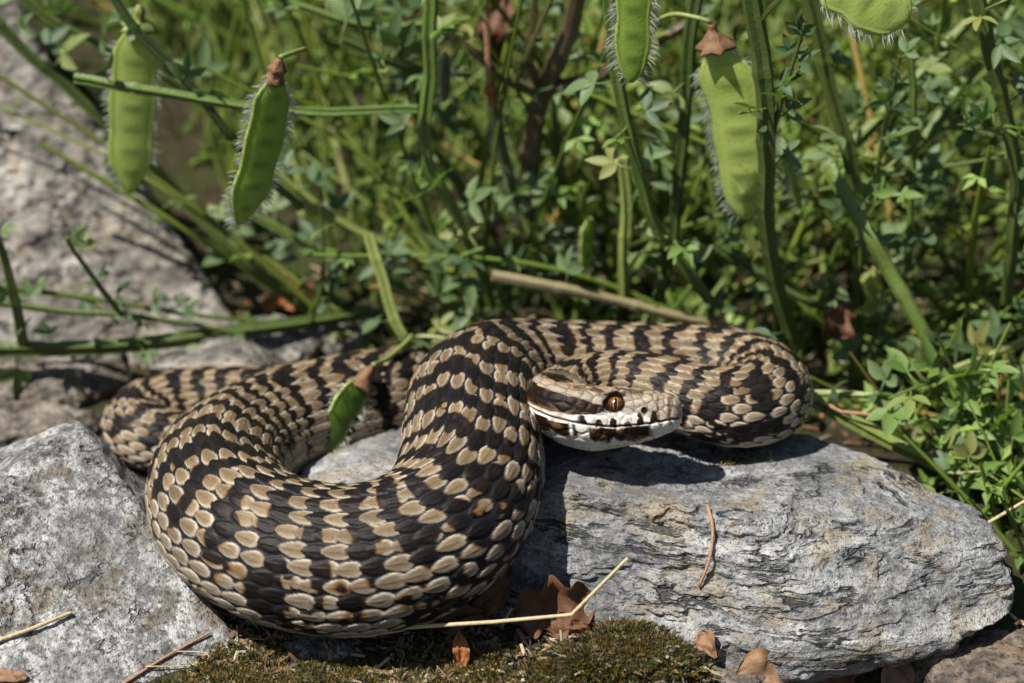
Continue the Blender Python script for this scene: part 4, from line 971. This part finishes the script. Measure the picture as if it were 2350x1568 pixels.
dead_leaf("rust brown leaf on the soil below the small upright twig", 660, 708, 1.4, .7, 20, 0, 30, 'dead_leaf_orange', 2, .4, 14)
dead_leaf("tan dead leaf flake at the moss mound's right foot", 1625, 1500, .65, .4, -60, 30, 40, 'dead_leaf_tan', 1, .4, 15)

def straw(label, pts, rpx, mat='straw', name="straw", cat="straw", sides=7):
    """pts: (px, py, lift above what lies there) or (px, py, None, depth)"""
    Q = []
    for p in pts:
        Q.append(aty(p[0], p[1], p[3]) if p[2] is None else hit(p[0], p[1])[0] + np.array([0, -.3, .9]) * p[2])
    if pts[0][2] is not None and pts[0][2] < .09:
        flat = resample(np.array([(p[0], p[1], 0) for p in pts], float), 13)[0]; lift = pts[0][2]
        H_ = [hit(a, b_)[0] for a, b_, _ in flat]; dep = np.array([np.linalg.norm(h - CAM) for h in H_]); t_ = np.linspace(0, 1, 13)
        ln = np.polyval(np.polyfit(t_, dep, 2), t_); ln = np.minimum(ln - .5 * max(0, (ln - dep).max()), dep) - lift; ln = np.convolve(np.pad(ln, 1, mode='edge'), [.25, .5, .25], 'valid')
        Q = [CAM + nrm(ray(a, b_)) * l for (a, b_, _), l in zip(flat, ln)]
    Q = np.array(Q); y = Q[:, 1].mean(); P, _ = resample(Q, step=.12) if len(Q) > 2 and name != "straw" else (np.vstack([resample(Q[k:k + 2], 12)[0][(1 if k else 0):] for k in range(len(Q) - 1)]), 0)
    rr = cm_px(rpx, y) * .5; V, F = tube(P, np.linspace(1, .75, len(P)) * rr, sides, .06); b = Bag(); b.add(V, F)
    return tag(b.build(name, MAT[mat], None, Q[0]), label, cat)
straw("long bent straw lying over the dead leaf, its tip raised before the slab", [(905, 1442, None, -3.9), (1130, 1428, None, -4.05), (1312, 1411, None, -4.15), (1441, 1281, None, -4.1)], 11)
straw("pale thick straw on the boulder at the left edge", [(-20, 1475, .06), (60, 1448, .06), (163, 1406, .06)], 12)
straw("reddish straw slanting down the boulder toward the moss", [(275, 1575, .06), (380, 1508, .06), (482, 1452, .06)], 8, 'needle')
straw("curved red brown pine needle hanging down the slab's front", [(1624, 1160, .05), (1636, 1215, .05), (1628, 1285, .05), (1604, 1347, .05)], 9, 'needle', "pine_needle", "needle")
straw("short brown needle lying on the slab's upper ledge", [(1492, 1190, .04), (1536, 1163, .04)], 5, 'needle', "pine_needle", "needle")
straw("dark twig poking out between the boulder and the front coil", [(488, 1402, .06), (540, 1414, .06), (610, 1432, .06)], 10, 'twig', "twig", "twig")
straw("short pinkish straw on the moss mound", [(1244, 1505, .15), (1296, 1478, .18)], 8, 'needle')
straw("tiny pale straw standing before the dark gap under the slab", [(1647, 1507, .05), (1657, 1482, .12)], 4)
straw("short pale stalk upright in the moss mound", [(1362, 1533, .1), (1368, 1508, .25)], 8)
straw("tan stalk resting on the leaves right of the slab", [(2185, 1255, None, .2), (2260, 1205, None, .1), (2370, 1140, None, 0)], 10)
straw("thin brown stalk behind the slab next to the right coil", [(1880, 920, None, 3.2), (1930, 945, None, 3.0), (2010, 953, None, 2.8)], 9, 'needle')
straw("pale dry stalk leaning at the far right below the leaves", [(2290, 1290, None, -.3), (2320, 1400, None, -.8), (2345, 1470, None, -1.2)], 9)
straw("curled grey thread of dry grass on the boulder's foot", [(335, 1530, .08), (430, 1528, .12), (480, 1515, .12), (470, 1498, .1), (400, 1495, .1)], 4, 'straw', "grass_thread", "grass")
straw("brown stalk fragment on the moss below the front coil", [(860, 1545, .1), (900, 1515, .15)], 10)
straw("bleached stalk fragment at the bottom edge under the front coil", [(1040, 1568, .1), (1110, 1545, .12), (1160, 1550, .1)], 9, 'straw', "stalk", "stalk")
